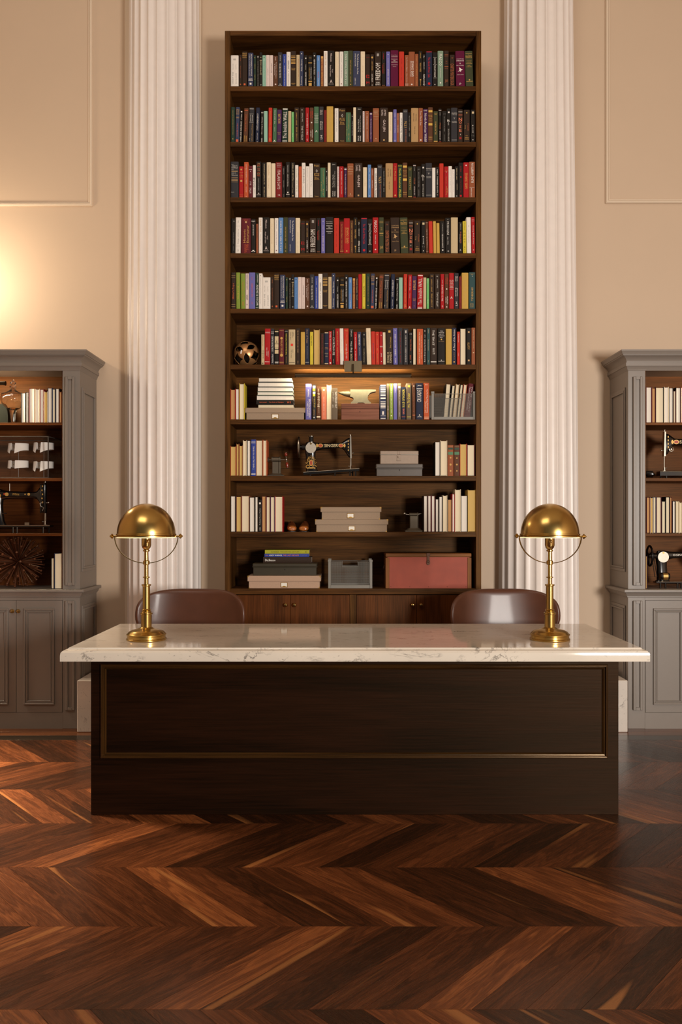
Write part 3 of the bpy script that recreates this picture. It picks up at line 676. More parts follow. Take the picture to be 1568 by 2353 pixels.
chair(PX(440.5, yc), yc, 'brown leather chair below the pinkish linen box, nearer the spiky ball', R(-3))
chair(PX(1158.5, yc), yc, 'brown leather chair behind the desk, below the red trunk', R(3))
# ---------------------------------------------------------------- books
PAL = {'wh': ((232, 224, 214), 'white'), 'cr': ((232, 214, 182), 'cream'), 'be': ((208, 186, 146), 'beige'), 'tn': ((196, 156, 106), 'tan'), 'pk': ((224, 204, 196), 'pale pink'),
 'k': ((40, 33, 27), 'black'), 'br': ((112, 70, 46), 'brown'), 'db': ((64, 46, 34), 'dark brown'), 'sl': ((68, 74, 104), 'slate blue'), 'nv': ((44, 50, 76), 'navy'), 'bl': ((58, 78, 168), 'blue'),
 'sb': ((100, 146, 206), 'sky blue'), 'pu': ((88, 50, 98), 'purple'), 'lv': ((118, 114, 186), 'lavender'), 'mg': ((112, 14, 62), 'plum'), 'rd': ((200, 30, 34), 'red'), 'dr': ((150, 36, 34), 'dark red'),
 'sc': ((222, 62, 44), 'scarlet'), 'or': ((214, 98, 56), 'orange'), 'ob': ((170, 96, 60), 'rust'), 'gn': ((84, 126, 92), 'green'), 'dg': ((48, 72, 56), 'dark green'), 'mt': ((156, 200, 178), 'mint'),
 'sg': ((138, 162, 138), 'sage'), 'yl': ((226, 204, 66), 'yellow'), 'mu': ((214, 172, 82), 'mustard'), 'gy': ((150, 146, 140), 'grey'), 'ch': ((62, 60, 64), 'charcoal'), 'lg': ((120, 200, 116), 'light green'),
 'ol': ((74, 78, 50), 'olive'), 'mr': ((116, 34, 44), 'maroon'), 'og': ((144, 166, 66), 'leaf green'), 'tl': ((60, 92, 92), 'teal'), 'go': ((204, 158, 84), 'gold'), 'sv': ((206, 200, 190), 'silver'), 'sm': ((236, 130, 96), 'salmon'),
 'ta': ((120, 104, 86), 'taupe'), 'mv': ((150, 116, 140), 'mauve')}
_BM = {}
def bmat(k, lettering=False):
    kk = (k, lettering)
    if kk not in _BM:
        rgb, nm = PAL[k]
        if not lettering:
            f = 0.74 + 0.26 * (sum(rgb) / 690.0); rgb = tuple(min(245, v * f) for v in rgb)
        _BM[kk] = paint(('lettering ' if lettering else 'book cloth ') + nm, rgb, 0.6 if not lettering else 0.5, 0, 0.05, 60, 0.0 if lettering else 0.05, spec=0.2)
    return _BM[kk]
_PG = {}
def pagemat(k):
    if k not in _PG:
        m, nt, b = newmat('page block ' + k); N = nt.nodes; K = nt.links; rgb = {'w': (240, 230, 216), 'c': (236, 220, 188), 'y': (214, 178, 104), 't': (200, 150, 96)}[k]
        tc = N.new('ShaderNodeTexCoord'); mp = N.new('ShaderNodeMapping'); mp.inputs['Scale'].default_value = (900, 900, 4); K.new(tc.outputs['Object'], mp.inputs[0])
        nz = N.new('ShaderNodeTexNoise'); nz.inputs['Scale'].default_value = 1; K.new(mp.outputs[0], nz.inputs['Vector'])
        mx = N.new('ShaderNodeMix'); mx.data_type = 'RGBA'; c = L(rgb); mx.inputs[6].default_value = tuple(v * .80 for v in c[:3]) + (1,); mx.inputs[7].default_value = c
        K.new(nz.outputs['Fac'], mx.inputs[0]); K.new(mx.outputs[2], b.inputs['Base Color']); b.inputs['Roughness'].default_value = 0.8; _PG[k] = m
    return _PG[k]
BOOKS = []                                       # (object, colour word, lettering colour word, title or None, shelf phrase)
def spine_book(x, y, z, w, h, lean, col, tcol, items, shelf, depth=0.15, title=None, page='c'):
    """a book standing with its spine to the front; x is the middle of the spine's foot"""
    t = thing('book', (x, y, z + abs(math.sin(lean)) * w / 2), None, 'book', 'books on the shelves'); t.rotation_euler = (0, lean, 0)
    a = w / 2; T_ = min(0.003, w * 0.16); r = min(0.003, w * 0.12)
    o = [(-a, depth), (-a, r), (-a * .86, r * .35), (-a * .5, r * .08), (0, 0), (a * .5, r * .08), (a * .86, r * .35), (a, r), (a, depth)]
    i_ = [(a - T_, depth), (a - T_, r + T_), (-a + T_, r + T_), (-a + T_, depth)]
    MB().prism(o + i_, 0, h, 'Z').build('cover', bmat(col), t, angle=50)
    MB().box(-a + T_ + .0002, a - T_ - .0002, r + T_ + .001, depth - 0.004, 0.002, h - 0.004).build('page_block', pagemat(page), t, smooth=False)
    mbs = {}
    for it in items:
        p = it.split(' ', 5 if it[0] in 'udh' else 9); k = p[0]; tc = tcol
        if ':' in k: k, tc = k.split(':')
        mb = mbs.setdefault(tc, MB()); yy = -0.0006
        if k in ('u', 'd'):
            z0, z1, hf, xo = float(p[1]), float(p[2]), float(p[3]), float(p[4]); body = ' '.join(p[5:])
            put_text(mb, body, xo * w, h * (z0 + z1) / 2, h * abs(z1 - z0), w * hf, yy, k, res=1)
        elif k == 'h':                            # h centre height(frac of h) width(frac of w) offset text
            zc, hh, wf, xo = float(p[1]), float(p[2]), float(p[3]), float(p[4]); put_text(mb, ' '.join(p[5:]), xo * w, h * zc, w * wf, h * hh, yy, 'h', res=1)
        elif k == 'b': quad(mb, -a * .84, a * .84, h * (float(p[1]) - float(p[2]) / 2), h * (float(p[1]) + float(p[2]) / 2), yy - .0002 * 0)
        elif k == 'q': quad(mb, -a * float(p[2]), a * float(p[2]), h * float(p[1]) - a * float(p[2]), h * float(p[1]) + a * float(p[2]), yy)
        elif k == 'c': disc(mb, 0, h * float(p[1]), a * float(p[2]), a * float(p[2]), yy)
        elif k == 'bird':
            c = h * float(p[1]); pts = [(-.8, -.5), (-.3, -.25), (-.25, .2), (-.35, .75), (.05, .55), (.3, .2), (.75, .1), (.35, -.15), (.1, -.3), (.2, -.65), (-.1, -.4)]
            poly(mb, [(q_[0] * a * .75, c + q_[1] * a * .75) for q_ in pts], yy)
    for tc, mb in mbs.items():
        if mb.v: mb.build('lettering', bmat(tc, True), t, smooth=False)
    BOOKS.append((t, PAL[col][1], PAL[tcol][1] if mbs else None, title, shelf)); return t
def edge_book(x, y, z, w, h, lean, page, cover, shelf, depth=0.15, t_=None, parent=None):
    """a book standing with its fore-edge to the front"""
    t = thing('book', (x, y, z + abs(math.sin(lean)) * w / 2), None, 'book', 'books on the shelves'); t.rotation_euler = (0, lean, 0)
    a = w / 2; T_ = min(0.0028, w * 0.14) if t_ is None else t_; r = .004
    o = [(-a, 0), (-a, depth - r), (-a * .5, depth), (a * .5, depth), (a, depth - r), (a, 0), (a - T_, 0), (a - T_, depth - r - T_), (-a + T_, depth - r - T_), (-a + T_, 0)]
    MB().prism(o, 0, h, 'Z').build('cover', bmat(cover), t, angle=50)
    n = 6; f = [(-a + T_ + .0002, 0.0045)] + [((-1 + 2 * i / n) * (a - T_ - .0002), 0.0045 + 0.003 * (1 - (-1 + 2 * i / n) ** 2)) for i in range(1, n)] + [(a - T_ - .0002, 0.0045), (a - T_ - .0002, depth - r - T_ - .001), (-a + T_ + .0002, depth - r - T_ - .001)]
    MB().prism(f, 0.003, h - 0.004, 'Z').build('page_block', pagemat(page), t, angle=30)
    BOOKS.append((t, {'w': 'white', 'c': 'cream', 'y': 'yellowed', 't': 'tan'}[page] + ' fore-edge', PAL[cover][1], None, shelf)); return t
REG = {'A': 0.0, 'B': 1489.6, 'C': 2979.2}
def parse(line):
    head, *items = [q.strip() for q in line.split('|')]
    p = head.split(); r = REG[p[0]]
    return dict(x0=float(p[1]) + r, x1=float(p[2]) + r, top=float(p[3]), col=p[4], tc=p[5], lean=float(p[6]) if len(p) > 6 and p[6] not in ('*',) else 0.0, items=items, title=None)
def row(lines, bottom):
    out = []
    for ln in lines.strip().split('\n'):
        ln = ln.strip()
        if not ln: continue
        ttl = None
        if '@' in ln: ln, ttl = ln.split('@'); ttl = ttl.strip()
        d = parse(ln); d['title'] = ttl; d['h'] = bottom - d['top']; its = []
        for it in d['items']:                    # y values are zoomed pixel rows -> fractions of the height
            p = it.split(' ')
            k = p[0].split(':')[0]
            fr = lambda v: (bottom - float(v)) / d['h']
            if k in ('u', 'd'): a0, a1 = fr(p[1]), fr(p[2]); its.append(' '.join([p[0], '%.4f' % a0, '%.4f' % a1] + p[3:]))
            elif k == 'h': its.append(' '.join([p[0], '%.4f' % fr(p[1]), '%.4f' % (float(p[2]) / d['h'])] + p[3:]))
            elif k == 'b': its.append(' '.join([p[0], '%.4f' % fr(p[1]), '%.4f' % (float(p[2]) / d['h'])]))
            else: its.append(' '.join([p[0], '%.4f' % fr(p[1])] + p[2:]))
        d['items'] = its; out.append(d)
    return out
def shift(src, i0, i1, dx, recol=None):
    out = []
    for j, d in enumerate(src[i0:i1]):
        e = dict(d); e['x0'] += dx; e['x1'] += dx
        if recol and (i0 + j) in recol: e['col'] = recol[i0 + j][0]; e['tc'] = recol[i0 + j][1] if len(recol[i0 + j]) > 1 else e['tc']
        out.append(e)
    return out
YS = YF + 0.012                                  # plane of the spines
SB = F / (YS - CAM_Y)
def place(rw, shelf_i, phrase):
    z = SHZ[shelf_i]; prev = -1e9
    for d in rw:
        x0 = max(IX0 + .0012, PX(520 + d['x0'] / 7.84, YS)); x1 = min(IX1 - .0012, PX(520 + d['x1'] / 7.84, YS))
        x0 = max(x0, prev + 0.0004); prev = x1
        w = x1 - x0 - 0.0004; h = d['h'] / 7.84 / SB; ln = d['lean'] / 7.84 / SB
        if abs(d['lean']) > 0: w -= 0.0012
        spine_book((x0 + x1) / 2 - ln / 2, YS, z, w, h, math.asin(ln / h) if ln else 0.0, d['col'], d['tc'], d['items'], phrase, title=d['title'])
R1 = row('''
A 78 222 195 wh gy | u 715 495 .16 -.22 WHAT THE | u 705 515 .16 .2 DOG SAW | u 455 350 .09 -.2 MALCOLM | u 455 350 .09 .18 GLADWELL | h 270 40 .35 0 888 @ What the Dog Saw
A 232 282 185 db ob | d 385 605 .3 0 The Accidental Tourist | d 235 300 .25 0 ANNE | q 718 .4
A 285 380 128 db go | h 165 26 .8 0 MIRAGE | b 190 5 | h 208 22 .8 0 MORT | b 240 6 | q:or 718 .35
A 393 487 150 sl wh | d 180 565 .24 .16 REASONABLE PEOPLE | d 180 565 .12 -.24 A MEMOIR OF AUTISM AND ADOPTION | b 650 6 | h 625 30 .7 0 RALPH | q 708 .35 @ Reasonable People
A 497 537 195 dg go | u 640 540 .4 0 You Are | u 440 350 .35 0 Here Carson | c 240 .4
A 547 600 195 k gy | d 305 755 .25 0 HOW THE BODY KNOWS ITS MIND | q 225 .5
A 600 650 143 k be | q:be 235 .3 | b:be 285 8 | u:be 535 300 .4 0 OMNIVORES | b:be 535 8 | q:gy 728 .4
A 653 715 195 mt gn | u 750 300 .28 0 The Best American Short Stories | q 235 .35
A 718 785 190 pk gy | d 430 560 .2 0 ON BEAUTY | d 600 740 .14 0 Zadie Smith | c 270 .15
A 788 845 193 pk k | u 515 340 .22 0 BRAWLERS | u:gy 740 550 .3 0 Michael Frayn
A 850 930 205 br pk | d 320 615 .26 .1 The Naming of Great Figures | d 350 560 .2 -.2 a memoir | d 228 285 .25 0 Hall | c 718 .35
A 930 1012 143 ch wh | d 190 300 .22 0 JOHN CROSBY | d 335 600 .36 0 THE GROUND TRUTH | c 715 .2 | b 735 4 @ The Ground Truth
A 1017 1085 175 bl wh | d 220 330 .15 0 BLY BARKER | d 380 745 .22 0 THE RETURN OF HISTORY AND THE END
A 1082 1160 133 wh k | c 212 .14 | d 290 450 .36 0 HEMINGWAY | c 485 .16 | u 740 515 .16 0 KNOWLEDGE MONKEYS
A 1162 1257 118 db go | b 210 10 | b 238 14 | b 280 18 | b 318 12 | b 342 14 | h 430 14 .8 0 THOMAS | h 456 14 .7 0 HARRIS | b 700 4 | h 718 10 .5 0 KNOPF
A 1265 1325 187 be ob | u 740 600 .25 0 Laurel | u 585 260 .3 .1 Last Letters of Solitude
A 1322 1392 122 sl wh | u 735 575 .42 0 Testimony | u 485 270 .40 0 Anita Shreve | c 168 .3 @ Testimony
A 1405 1465 192 k wh | q:wh 250 .34 | u 455 360 .3 0 Sara Berry | u 740 500 .45 0 SHINING PATH
A 1475 1553 198 k go | h 245 12 .6 0 TIME | b 333 16 | d:wh 415 630 .22 .2 THE HIGHLANDS | d 415 630 .22 -.2 THE BATTLE FOR | b 665 16 | q 720 .7
B 70 132 145 k wh | c 205 .4 | u 550 265 .4 0 CECIL BONNER | u 750 580 .2 0 LOVER GIRLS
B 140 203 195 sb wh | u 735 610 .3 0 Rachel Simon | u:or 600 490 .35 0 THE WORD | u 290 235 .25 0 ANNE
B 215 262 210 ob go | u 755 260 .7 0 CURIOUS PHASES OF MISS CLARE | q 235 .8
B 268 338 117 wh tn | d 150 375 .34 0 DRINK TIDE | d:gy 415 615 .14 0 MATT DEVORE | c 708 .12 @ Drink Tide
B 345 460 112 k pk | d 160 312 .26 0 Millennium | d 375 580 .2 -.1 Prairie Dreams | d 445 510 .2 .2 Story | h 665 60 .4 0 A | b 715 4
B 472 542 130 cr tn | d 225 600 .14 0 THE LITTLE STRANGER | c 688 .12
B 553 622 127 wh gy | d:gy 165 320 .2 0 JANE GARDAM | d:mv 365 610 .26 0 The Far Hills Hospital | q:mr 710 .25
B 628 712 118 sg wh | u 720 175 .38 0 OF A QUEEN TAKES KING @ Queen Takes King
B 712 795 112 ol go | d 280 540 .22 0 GREAT NATIONAL VIEW | d 580 680 .18 0 HUGHES | q 720 .2
B 797 925 117 sl wh | d 170 535 .22 .18 The Path Between the Seas | d 165 390 .15 -.18 DAVID McCULLOUGH | d 600 720 .12 -.2 SIMON @ The Path Between the Seas
B 932 1013 125 cr be | b 235 2 | b 270 2 | u 760 380 .2 0 THE HISTORY OF LOVE | c 165 .14
B 1025 1103 177 db rd | h 575 50 .8 0 E2 | h 690 45 .7 0 M | b 230 3
B 1112 1172 178 db go | c 235 .6 | d 305 470 .3 0 GARY K BARKER | d:wh 530 680 .4 0 SCURRY | q:wh 732 .2 @ Scurry
B 1188 1303 127 db wh | h 188 50 .3 0 III | u 640 335 .74 0 FREEDOM | h 688 26 .6 0 RICHARD | h 722 26 .75 0 NEUHAUS @ Freedom
B 1312 1380 127 k ob | d:rd 160 265 .2 0 STAHELIN | d 340 525 .34 .1 Jerusalem | d:rd 360 525 .2 -.2 THE BIOGRAPHY | b 735 6
B 1393 1465 127 lv pk | c:wh 183 .2 | u 720 440 .36 0 RAYMOND CHANDLER | u 430 250 .18 0 THE LONG EMBRACE
B 1475 1612 105 mg pk | h 192 12 .8 0 Robert K. Massie | b 222 5 | h 265 18 .8 0 NICHOLAS | h 292 16 .3 0 AND | h 318 18 .85 0 ALEXANDRA | b 368 5 | h 396 12 .45 0 Atheneum
C 135 228 127 sc dr | u 360 250 .22 0 THE CIA | u 560 400 .16 0 JOHN LE CARRE | u 640 590 .2 0 FOX
C 240 312 190 ob pk | d 235 500 .32 0 See You Later Alligator, | d 520 690 .25 0 William F. Buckley Jr | b 705 3 | b 730 7 @ See You Later Alligator
C 313 420 130 ob wh | u 585 298 .42 .12 GAME CHANGE | u 585 298 .12 -.24 OBAMA AND THE CLINTONS McCAIN | c 720 .25 @ Game Change
C 425 485 170 ob go | d 215 310 .2 0 EDWARDS | d 350 560 .3 0 DON'T SAY BUY IT | d 590 735 .16 0 POWELL
C 488 557 118 k go | d 150 250 .28 0 HOWARD BAKER | d 330 495 .42 0 WAR POWERS | q 638 .35 | d 655 740 .25 0 SIMON @ War Powers
C 562 612 175 k wh | h 225 40 .4 0 y | d 320 450 .3 0 REDRAW | u 740 540 .7 0 ZOO MAN @ Zoo Man
C 622 735 122 nv rd | b 135 14 | d 230 595 .36 0 The Ghost Writer Cafe | c 705 .4
C 745 822 143 k wh | b 235 3 | b 362 3 | b 605 3 | d 245 350 .3 0 WILLIAM BURNS | d 375 590 .34 0 THE LAST MARLINE | q 722 .2
C 833 935 115 sg wh | d 172 388 .5 0 FIASCO | d 425 595 .16 0 THOMAS E. RICKS | c 692 .25 @ Fiasco
C 948 1033 113 db ob | b 185 5 | b 210 5 | h 305 16 .35 0 THE | h 340 16 .4 0 CITY | b 400 12 | h 435 14 .7 0 NOVEL | h 660 60 .6 0 Jill
C 1050 1140 185 db ob | h 245 22 .4 0 TP | d 345 735 .7 0 CHAPTER MASTERS SAGA
C 1158 1322 118 mg wh -14 | h 265 18 .8 0 JONATHAN | h 296 24 .84 0 STRANGE | h 342 26 .15 0 & | h 380 14 .84 0 MR NORRELL | bird 460 1 | h 545 14 .75 0 Susanna Clarke | h 712 36 .2 0 p
C 1330 1470 118 ol go -20 | b 165 5 | h 190 14 .1 0 A | h 212 20 .84 0 BRAVERY | h 236 22 .84 0 SHINING LIE | h 295 10 .7 0 JOHN PAUL | h 322 10 .6 0 IN VIETNAM | b 350 4 | h 380 14 .4 0 NEIL | h 404 14 .7 0 SHEEHAN | c 640 .2 | b 665 7
''', 768)
R2 = row('''
A 85 155 110 dg go | d 165 615 .22 0 JOHN UPDIKE THE SAME WHEN SORROW TO TANGO | c 685 .25
A 165 240 112 sl or 12 | h:go 165 26 .75 0 LITTLE | h:go 200 26 .8 0 HOUSE | h:go 235 26 .8 0 STORY | h:go 300 26 .8 0 CRIES | u 640 400 .3 0 A Safe Fifth One River | q 715 .6
A 247 292 178 k wh 18 | q 195 .6 | u 345 230 .4 0 STEEL | u 750 370 .62 0 POWER AND INFLUENCE @ Power and Influence
A 312 395 130 br or 20 | b 175 8 | h 160 8 .4 0 O | u 545 240 .36 0 Day in the Water | u:mu 730 620 .2 -.2 HOWARD | u:mu 730 630 .2 .2 NORMAN
A 408 500 118 ch sv 14 | b 145 8 | b 235 4 | b 385 4 | u 370 250 .2 .2 STEGNER | u 370 250 .2 -.2 WALLACE | u:go 725 410 .2 .16 Letters of Bernard DeVoto | h 700 40 .2 -.3 T
A 530 602 120 nv wh 14 | u 530 225 .4 0 STATE of EMERGENCY | u 700 575 .24 0 Henry Kissinger | c 738 .2 @ State of Emergency
A 620 672 178 k wh 10 | b 215 8 | u 605 290 .5 0 Choosing at Canaan | d 670 745 .5 0 WILLIAM ROLAND
A 678 745 182 mt sg
A 760 828 122 sc go 6 | d 190 435 .2 0 BOYS CATALOG OPEN | d 470 630 .2 0 BODIES LIST | h 695 60 .6 0 JL
A 838 912 132 gn wh 10 | u 415 165 .24 0 THE CENTURIONS | u 550 465 .18 0 Piers Anthony | c 715 .3 | b 735 6
A 913 998 157 pu go 8 | h 250 22 .5 0 B | u 405 238 .5 0 BERLIN | h 572 12 .7 0 PIERRE | h 598 12 .5 0 FREI | h 695 16 .08 0 I @ Berlin
A 1008 1112 130 dg wh 10 | b 148 18 | u 675 195 .68 0 The Invisible WALL | b 718 8 | b 740 14 @ The Invisible Wall
A 1115 1172 182 be be 4
A 1178 1222 197 lg wh | d 215 290 .2 0 ERIC | d 580 650 .25 0 PELICAN
A 1227 1315 118 db go | h 158 20 .5 0 W | u 440 210 .3 0 JENNET CONANT | u 715 470 .26 0 A COVERT AFFAIR @ A Covert Affair
A 1325 1415 120 db sv | h 162 16 .3 0 B | u 375 220 .26 0 Susan Vreeland | u 705 445 .34 0 AFTER the BALL @ After the Ball
A 1428 1495 120 rd pk | d 225 295 .2 0 TATNO | d 315 610 .44 0 DANTE'S CURE | h 700 40 .4 0 Q @ Dante's Cure
B 15 85 120 br wh | d:sc 180 305 .2 .2 YEAR OF | d:sc 180 300 .2 -.2 TEMPE | c 390 .35 | d 515 660 .25 .2 VALENTIN | d 530 640 .25 -.2 CALVIN | q 712 .25
B 93 180 103 gn wh | h 235 12 .8 0 MY LIFE | b 258 4 | h 278 12 .7 0 AND HARD | h 298 10 .8 0 TIMES | b 318 4 | h 345 18 .7 0 STORY | b 365 4 | b 393 4 | h 545 40 .5 0 A
B 187 265 103 ch wh | d 165 250 .28 .15 Nicole | d 165 250 .28 -.18 Mones | d 370 520 .28 .2 America | d 370 520 .28 -.15 Reborn | u 690 620 .44 0 LH
B 273 318 165 dr k | u 340 230 .25 0 SANDRA | u 710 640 .2 0 TX
B 322 440 97 mu tn | d 150 720 .16 0 THOUSAND AND LOSE
B 465 535 132 wh gy | d 165 430 .26 0 THE BLEWEST VISITANTE | d 450 560 .3 0 Lily | q:db 712 .15
B 545 660 132 db go | h 170 34 .8 0 Puzo | h:sv 265 60 .3 0 0 | b 312 4 | h 338 42 .8 0 Fools | h 392 36 .6 0 Die | b 420 4 | h 720 18 .6 0 Putnam @ Fools Die
B 665 758 207 gn go | d 235 510 .2 .1 Colonial Daughter | d 460 630 .2 -.3 a Story | d 590 720 .18 .1 by
B 763 800 240 k wh | q 278 .3 | u 625 360 .3 0 When Bad in Once The Where
B 800 852 117 cr cr
B 858 960 112 k wh | h 150 22 .5 0 Jan | u:sv 560 265 .18 .2 and My Life with The Times | u 560 330 .24 -.1 The Times of My Life | u 720 625 .2 .2 FRANKEL | u 720 625 .2 -.15 MAX
B 970 1005 185 pk mv | d 205 540 .4 0 MARRIAGE
B 1012 1087 182 ob pk | q 228 .15 | d 265 510 .26 0 THE LEOPARD'S SON | d 535 685 .2 0 JOHN STRAWLEY
B 1098 1143 208 pu wh | b 235 18 | d 320 690 .36 0 The Violin Sentenced Bare Face
B 1155 1265 130 ob be | b 183 4 | h 215 24 .7 0 Figures | b 240 3 | b 277 4 | h 310 10 .6 0 JOHN | h 330 8 .6 0 LUKACS | c 680 .15 | b 705 2
B 1283 1425 122 db pk | d 155 270 .26 .12 JAMES | d 155 270 .22 -.22 CLAVELL | d 335 550 .4 0 GAI-JIN | q:tn 705 .2 @ Gai-Jin
B 1437 1508 200 cr be | d 250 540 .25 0 FINDING HER
B 1523 1582 152 lv wh | d 215 290 .25 0 HYDRA | d 325 580 .3 0 All We Believe In Mighty | h 715 26 .4 0 X
C 93 140 217 ob pk | d 245 345 .2 0 DAVID | d 430 575 .3 0 THE ZAPPAS
C 150 200 212 wh k | u 745 310 .55 0 White Girls Lauren | h 245 10 .2 0 o
C 205 295 150 ch go | h:sv 183 10 .7 0 HAROLD | h:sv 200 8 .6 0 EVANS | u 480 365 .5 .05 1776 | d:ob 510 740 .28 .1 RETURN TO THE ISLAND
C 300 347 208 k gy | d 265 540 .4 0 ALICE'S KITCHEN | d 575 640 .4 0 KANE
C 355 485 127 tn db | d 235 365 .14 .18 THOMAS | d 220 375 .14 -.15 SEA STORY | d 455 600 .13 0 THE CHOIR
C 490 566 127 ob pk | d 180 440 .38 0 Too Much Sun | c 705 .4 @ Too Much Sun
C 573 655 147 pu wh | h 175 20 .8 0 DAVID | d 225 755 .5 0 North American Wildlife @ North American Wildlife
C 660 745 115 br go | b:mu 187 38 | h 260 18 .8 0 BOOK | h 285 16 .8 0 OF THE | h 318 12 .6 0 STATE | b 345 3 | b 362 3 | b:mu 422 42 | h 655 24 .7 0 NH | b 690 4
C 755 838 185 ol go | h 225 14 .7 0 JOSEPH | h 245 14 .5 0 AND | u 605 370 .3 0 SLAYERS | b 728 14 @ Slayers
C 847 903 140 k ob | b:pk 170 10 | u:sv 265 200 .15 0 FIRST | u 505 390 .5 0 All Heart | u:pk 700 540 .3 0 LEE WHEELER | b:dr 738 14
C 912 995 182 k gy | h 237 14 .5 0 JM | u 550 285 .2 0 MEN IN A VACUUM | u 720 600 .14 0 STEWART
C 998 1068 138 k sv | q:wh 205 .4 | h 355 40 .8 0 R | u 440 370 .3 -.1 eno | u 725 500 .42 0 JACK POLLOCK
C 1075 1190 122 ch sv | h 222 22 .85 0 WILLIAMSON | h 250 12 .84 0 STORY OF THE | h 315 26 .3 0 T | h 370 12 .8 0 HAUNTED | h 388 12 .8 0 CHRISTMAS | b 702 5
C 1200 1285 152 db sm | b:wh 198 8 | b 245 3 | b 262 3 | h 335 62 .7 0 N | h 393 52 .6 0 O | h 462 48 .45 0 S | h 532 48 .5 0 E | h:wh 605 22 .08 0 I | q:dr 670 .5 @ Nose
C 1303 1412 158 db go | c:mu 215 .2 | d:go 440 505 .2 -.25 Song | d:ob 400 540 .24 .25 of Cassandra | h 628 10 .4 0 NEW | h 660 14 .6 0 MARTIN | h 688 16 .7 0 MINIFEE
C 1430 1507 158 k wh | q:be 210 .5 | u 580 430 .36 0 Jason B | h:gy 625 22 .7 0 T. S. | q 700 .2
''', 752)
R3 = shift(R2, 22, 48, -460, {29: ('rd',), 34: ('sb', 'wh'), 40: ('rd', 'go'), 41: ('dg', 'yl')})
def absx(rw): return rw
R3A = row('''
A 82 222 92 ch sv | h 142 10 .3 -.3 THE | h 165 14 .7 0 STATE OF | h 192 22 .84 0 AMERICA | h 218 10 .8 0 SONGS OF THEIR | h 238 10 .3 -.3 OWN | b:tn 265 10 | h 298 12 .6 -.1 PRINCE | h 318 12 .3 -.3 OF | h 338 14 .8 0 SPRINGTIME | b:tn 382 7 | b:tn 410 7 | b:tn 435 7 | b:tn 460 3 | h 642 10 .4 -.25 KNOPF
A 232 312 177 rd go | c 235 .4 | b 290 3 | h 315 10 .3 0 & | h 340 12 .7 0 ROMAN | b 370 3 | c 440 .5 | b 690 3 | b 718 3
A 320 402 100 or pk | u 500 135 .22 0 A HERO'S BLEEDING MELODY | u 645 545 .16 0 ANTON | c 718 .15
A 405 472 168 mr pk | b 235 5 | c 268 .2 | d 445 515 .4 0 OF THE | d 565 665 .5 0 DALLAS
A 480 533 157 wh k | u 565 375 .6 -.05 GONE | u:gy 665 590 .3 0 MICHAEL @ Gone
A 538 632 92 k go | h:tn 128 20 .5 0 THE | h:or 155 22 .55 0 RAIN | h:tn 185 22 .55 0 BOOK | h:sm 222 22 .55 0 OLD | h:tn 252 16 .5 0 AGE | h:or 285 22 .55 0 ONCE | h:tn 315 22 .55 0 FAIR | h:or 345 22 .55 0 VILLE | d:gy 390 610 .2 0 MARK KURZEM | h:wh 665 30 .3 0 A | b:wh 690 4
A 645 727 110 k be | u 500 135 .26 0 LILY BURNETT BURNLING | u 725 545 .26 0 LOST MAN ONE
A 728 805 103 cr tn | d 145 340 .3 0 Charming Elves | d 395 580 .2 0 Ransom Waggoner | b 720 4
A 812 887 123 cr be
A 893 1005 103 dr pk | h 130 16 .6 0 Barbara | h 158 14 .7 0 Grizzuti | h 188 16 .6 0 Harrison | d 240 590 .46 0 ITALIAN DAYS | h 693 28 .4 0 G @ Italian Days
A 1007 1065 175 k gy | u 320 210 .28 0 FAULKNER | u 560 430 .24 0 CYRIA DATER | u 725 680 .2 0 ROTH
A 1073 1150 98 k wh | u 290 150 .2 0 WILLIAM MAXWELL | u 540 310 .22 0 THE WELWYN ELEMENT | q 648 .3 | b 680 8
A 1165 1240 103 k be | u 445 120 .3 0 PALACES OF MARY | d 470 665 .2 0 Roberta E Treasure | q:tn 708 .3
A 1242 1300 155 wh og | u 375 220 .26 0 Melissa Stone | u 630 430 .4 0 In The Cut | u 720 690 .2 0 SG @ In the Cut
A 1307 1360 178 or ob | u 580 390 .3 0 Old All Terri
A 1362 1428 112 wh ch | u 485 228 .46 0 Overdressed | c:gy 170 .15 | u:gy 700 520 .15 0 MALIK @ Overdressed
A 1435 1495 175 wh gy | u 380 210 .14 0 CLAIRE | u 640 420 .14 0 PORTRAIT OF
''', 747)
R3B = row('''
C 733 793 202 wh be | c 625 .2
C 797 858 190 k wh | d 235 700 .34 0 ISAAC . TOWARD SCOTTS . F
C 865 940 125 sc dr
C 950 1025 180 rd pk | c 280 .2 | b:go 262 3 | u:go 490 360 .18 0 JOE WESTIN | u:go 695 530 .26 0 The Last Summer | u:go 660 570 .14 .28 OF RECORD
C 1028 1090 172 wh gy | d 220 640 .16 0 GRAHAM THE GREEN ROOM
C 1093 1140 230 wh gy | d 250 640 .12 0 A BRIEF HISTORY
C 1145 1207 175 k be | u 420 210 .22 0 SWIFT AS DESIRE | u 600 490 .22 .1 LAURA GORDON | q:gy 712 .3
C 1210 1290 110 k rd | u:dr 270 170 .3 0 FIRST | c 370 .3 | u:dr 650 420 .22 0 The Sound of Ice | q 708 .4
C 1297 1395 105 rd go | u 585 298 .42 0 GAME CHANGE | u:or 585 298 .12 .3 OBAMA AND THE CLINTONS McCAIN | c:wh 160 .25 @ Game Change
C 1400 1507 95 ob wh | u 470 120 .4 .05 BLIND AMBITION | b 560 3 | u 725 570 .24 -.1 JOHN DEAN @ Blind Ambition
''', 747)
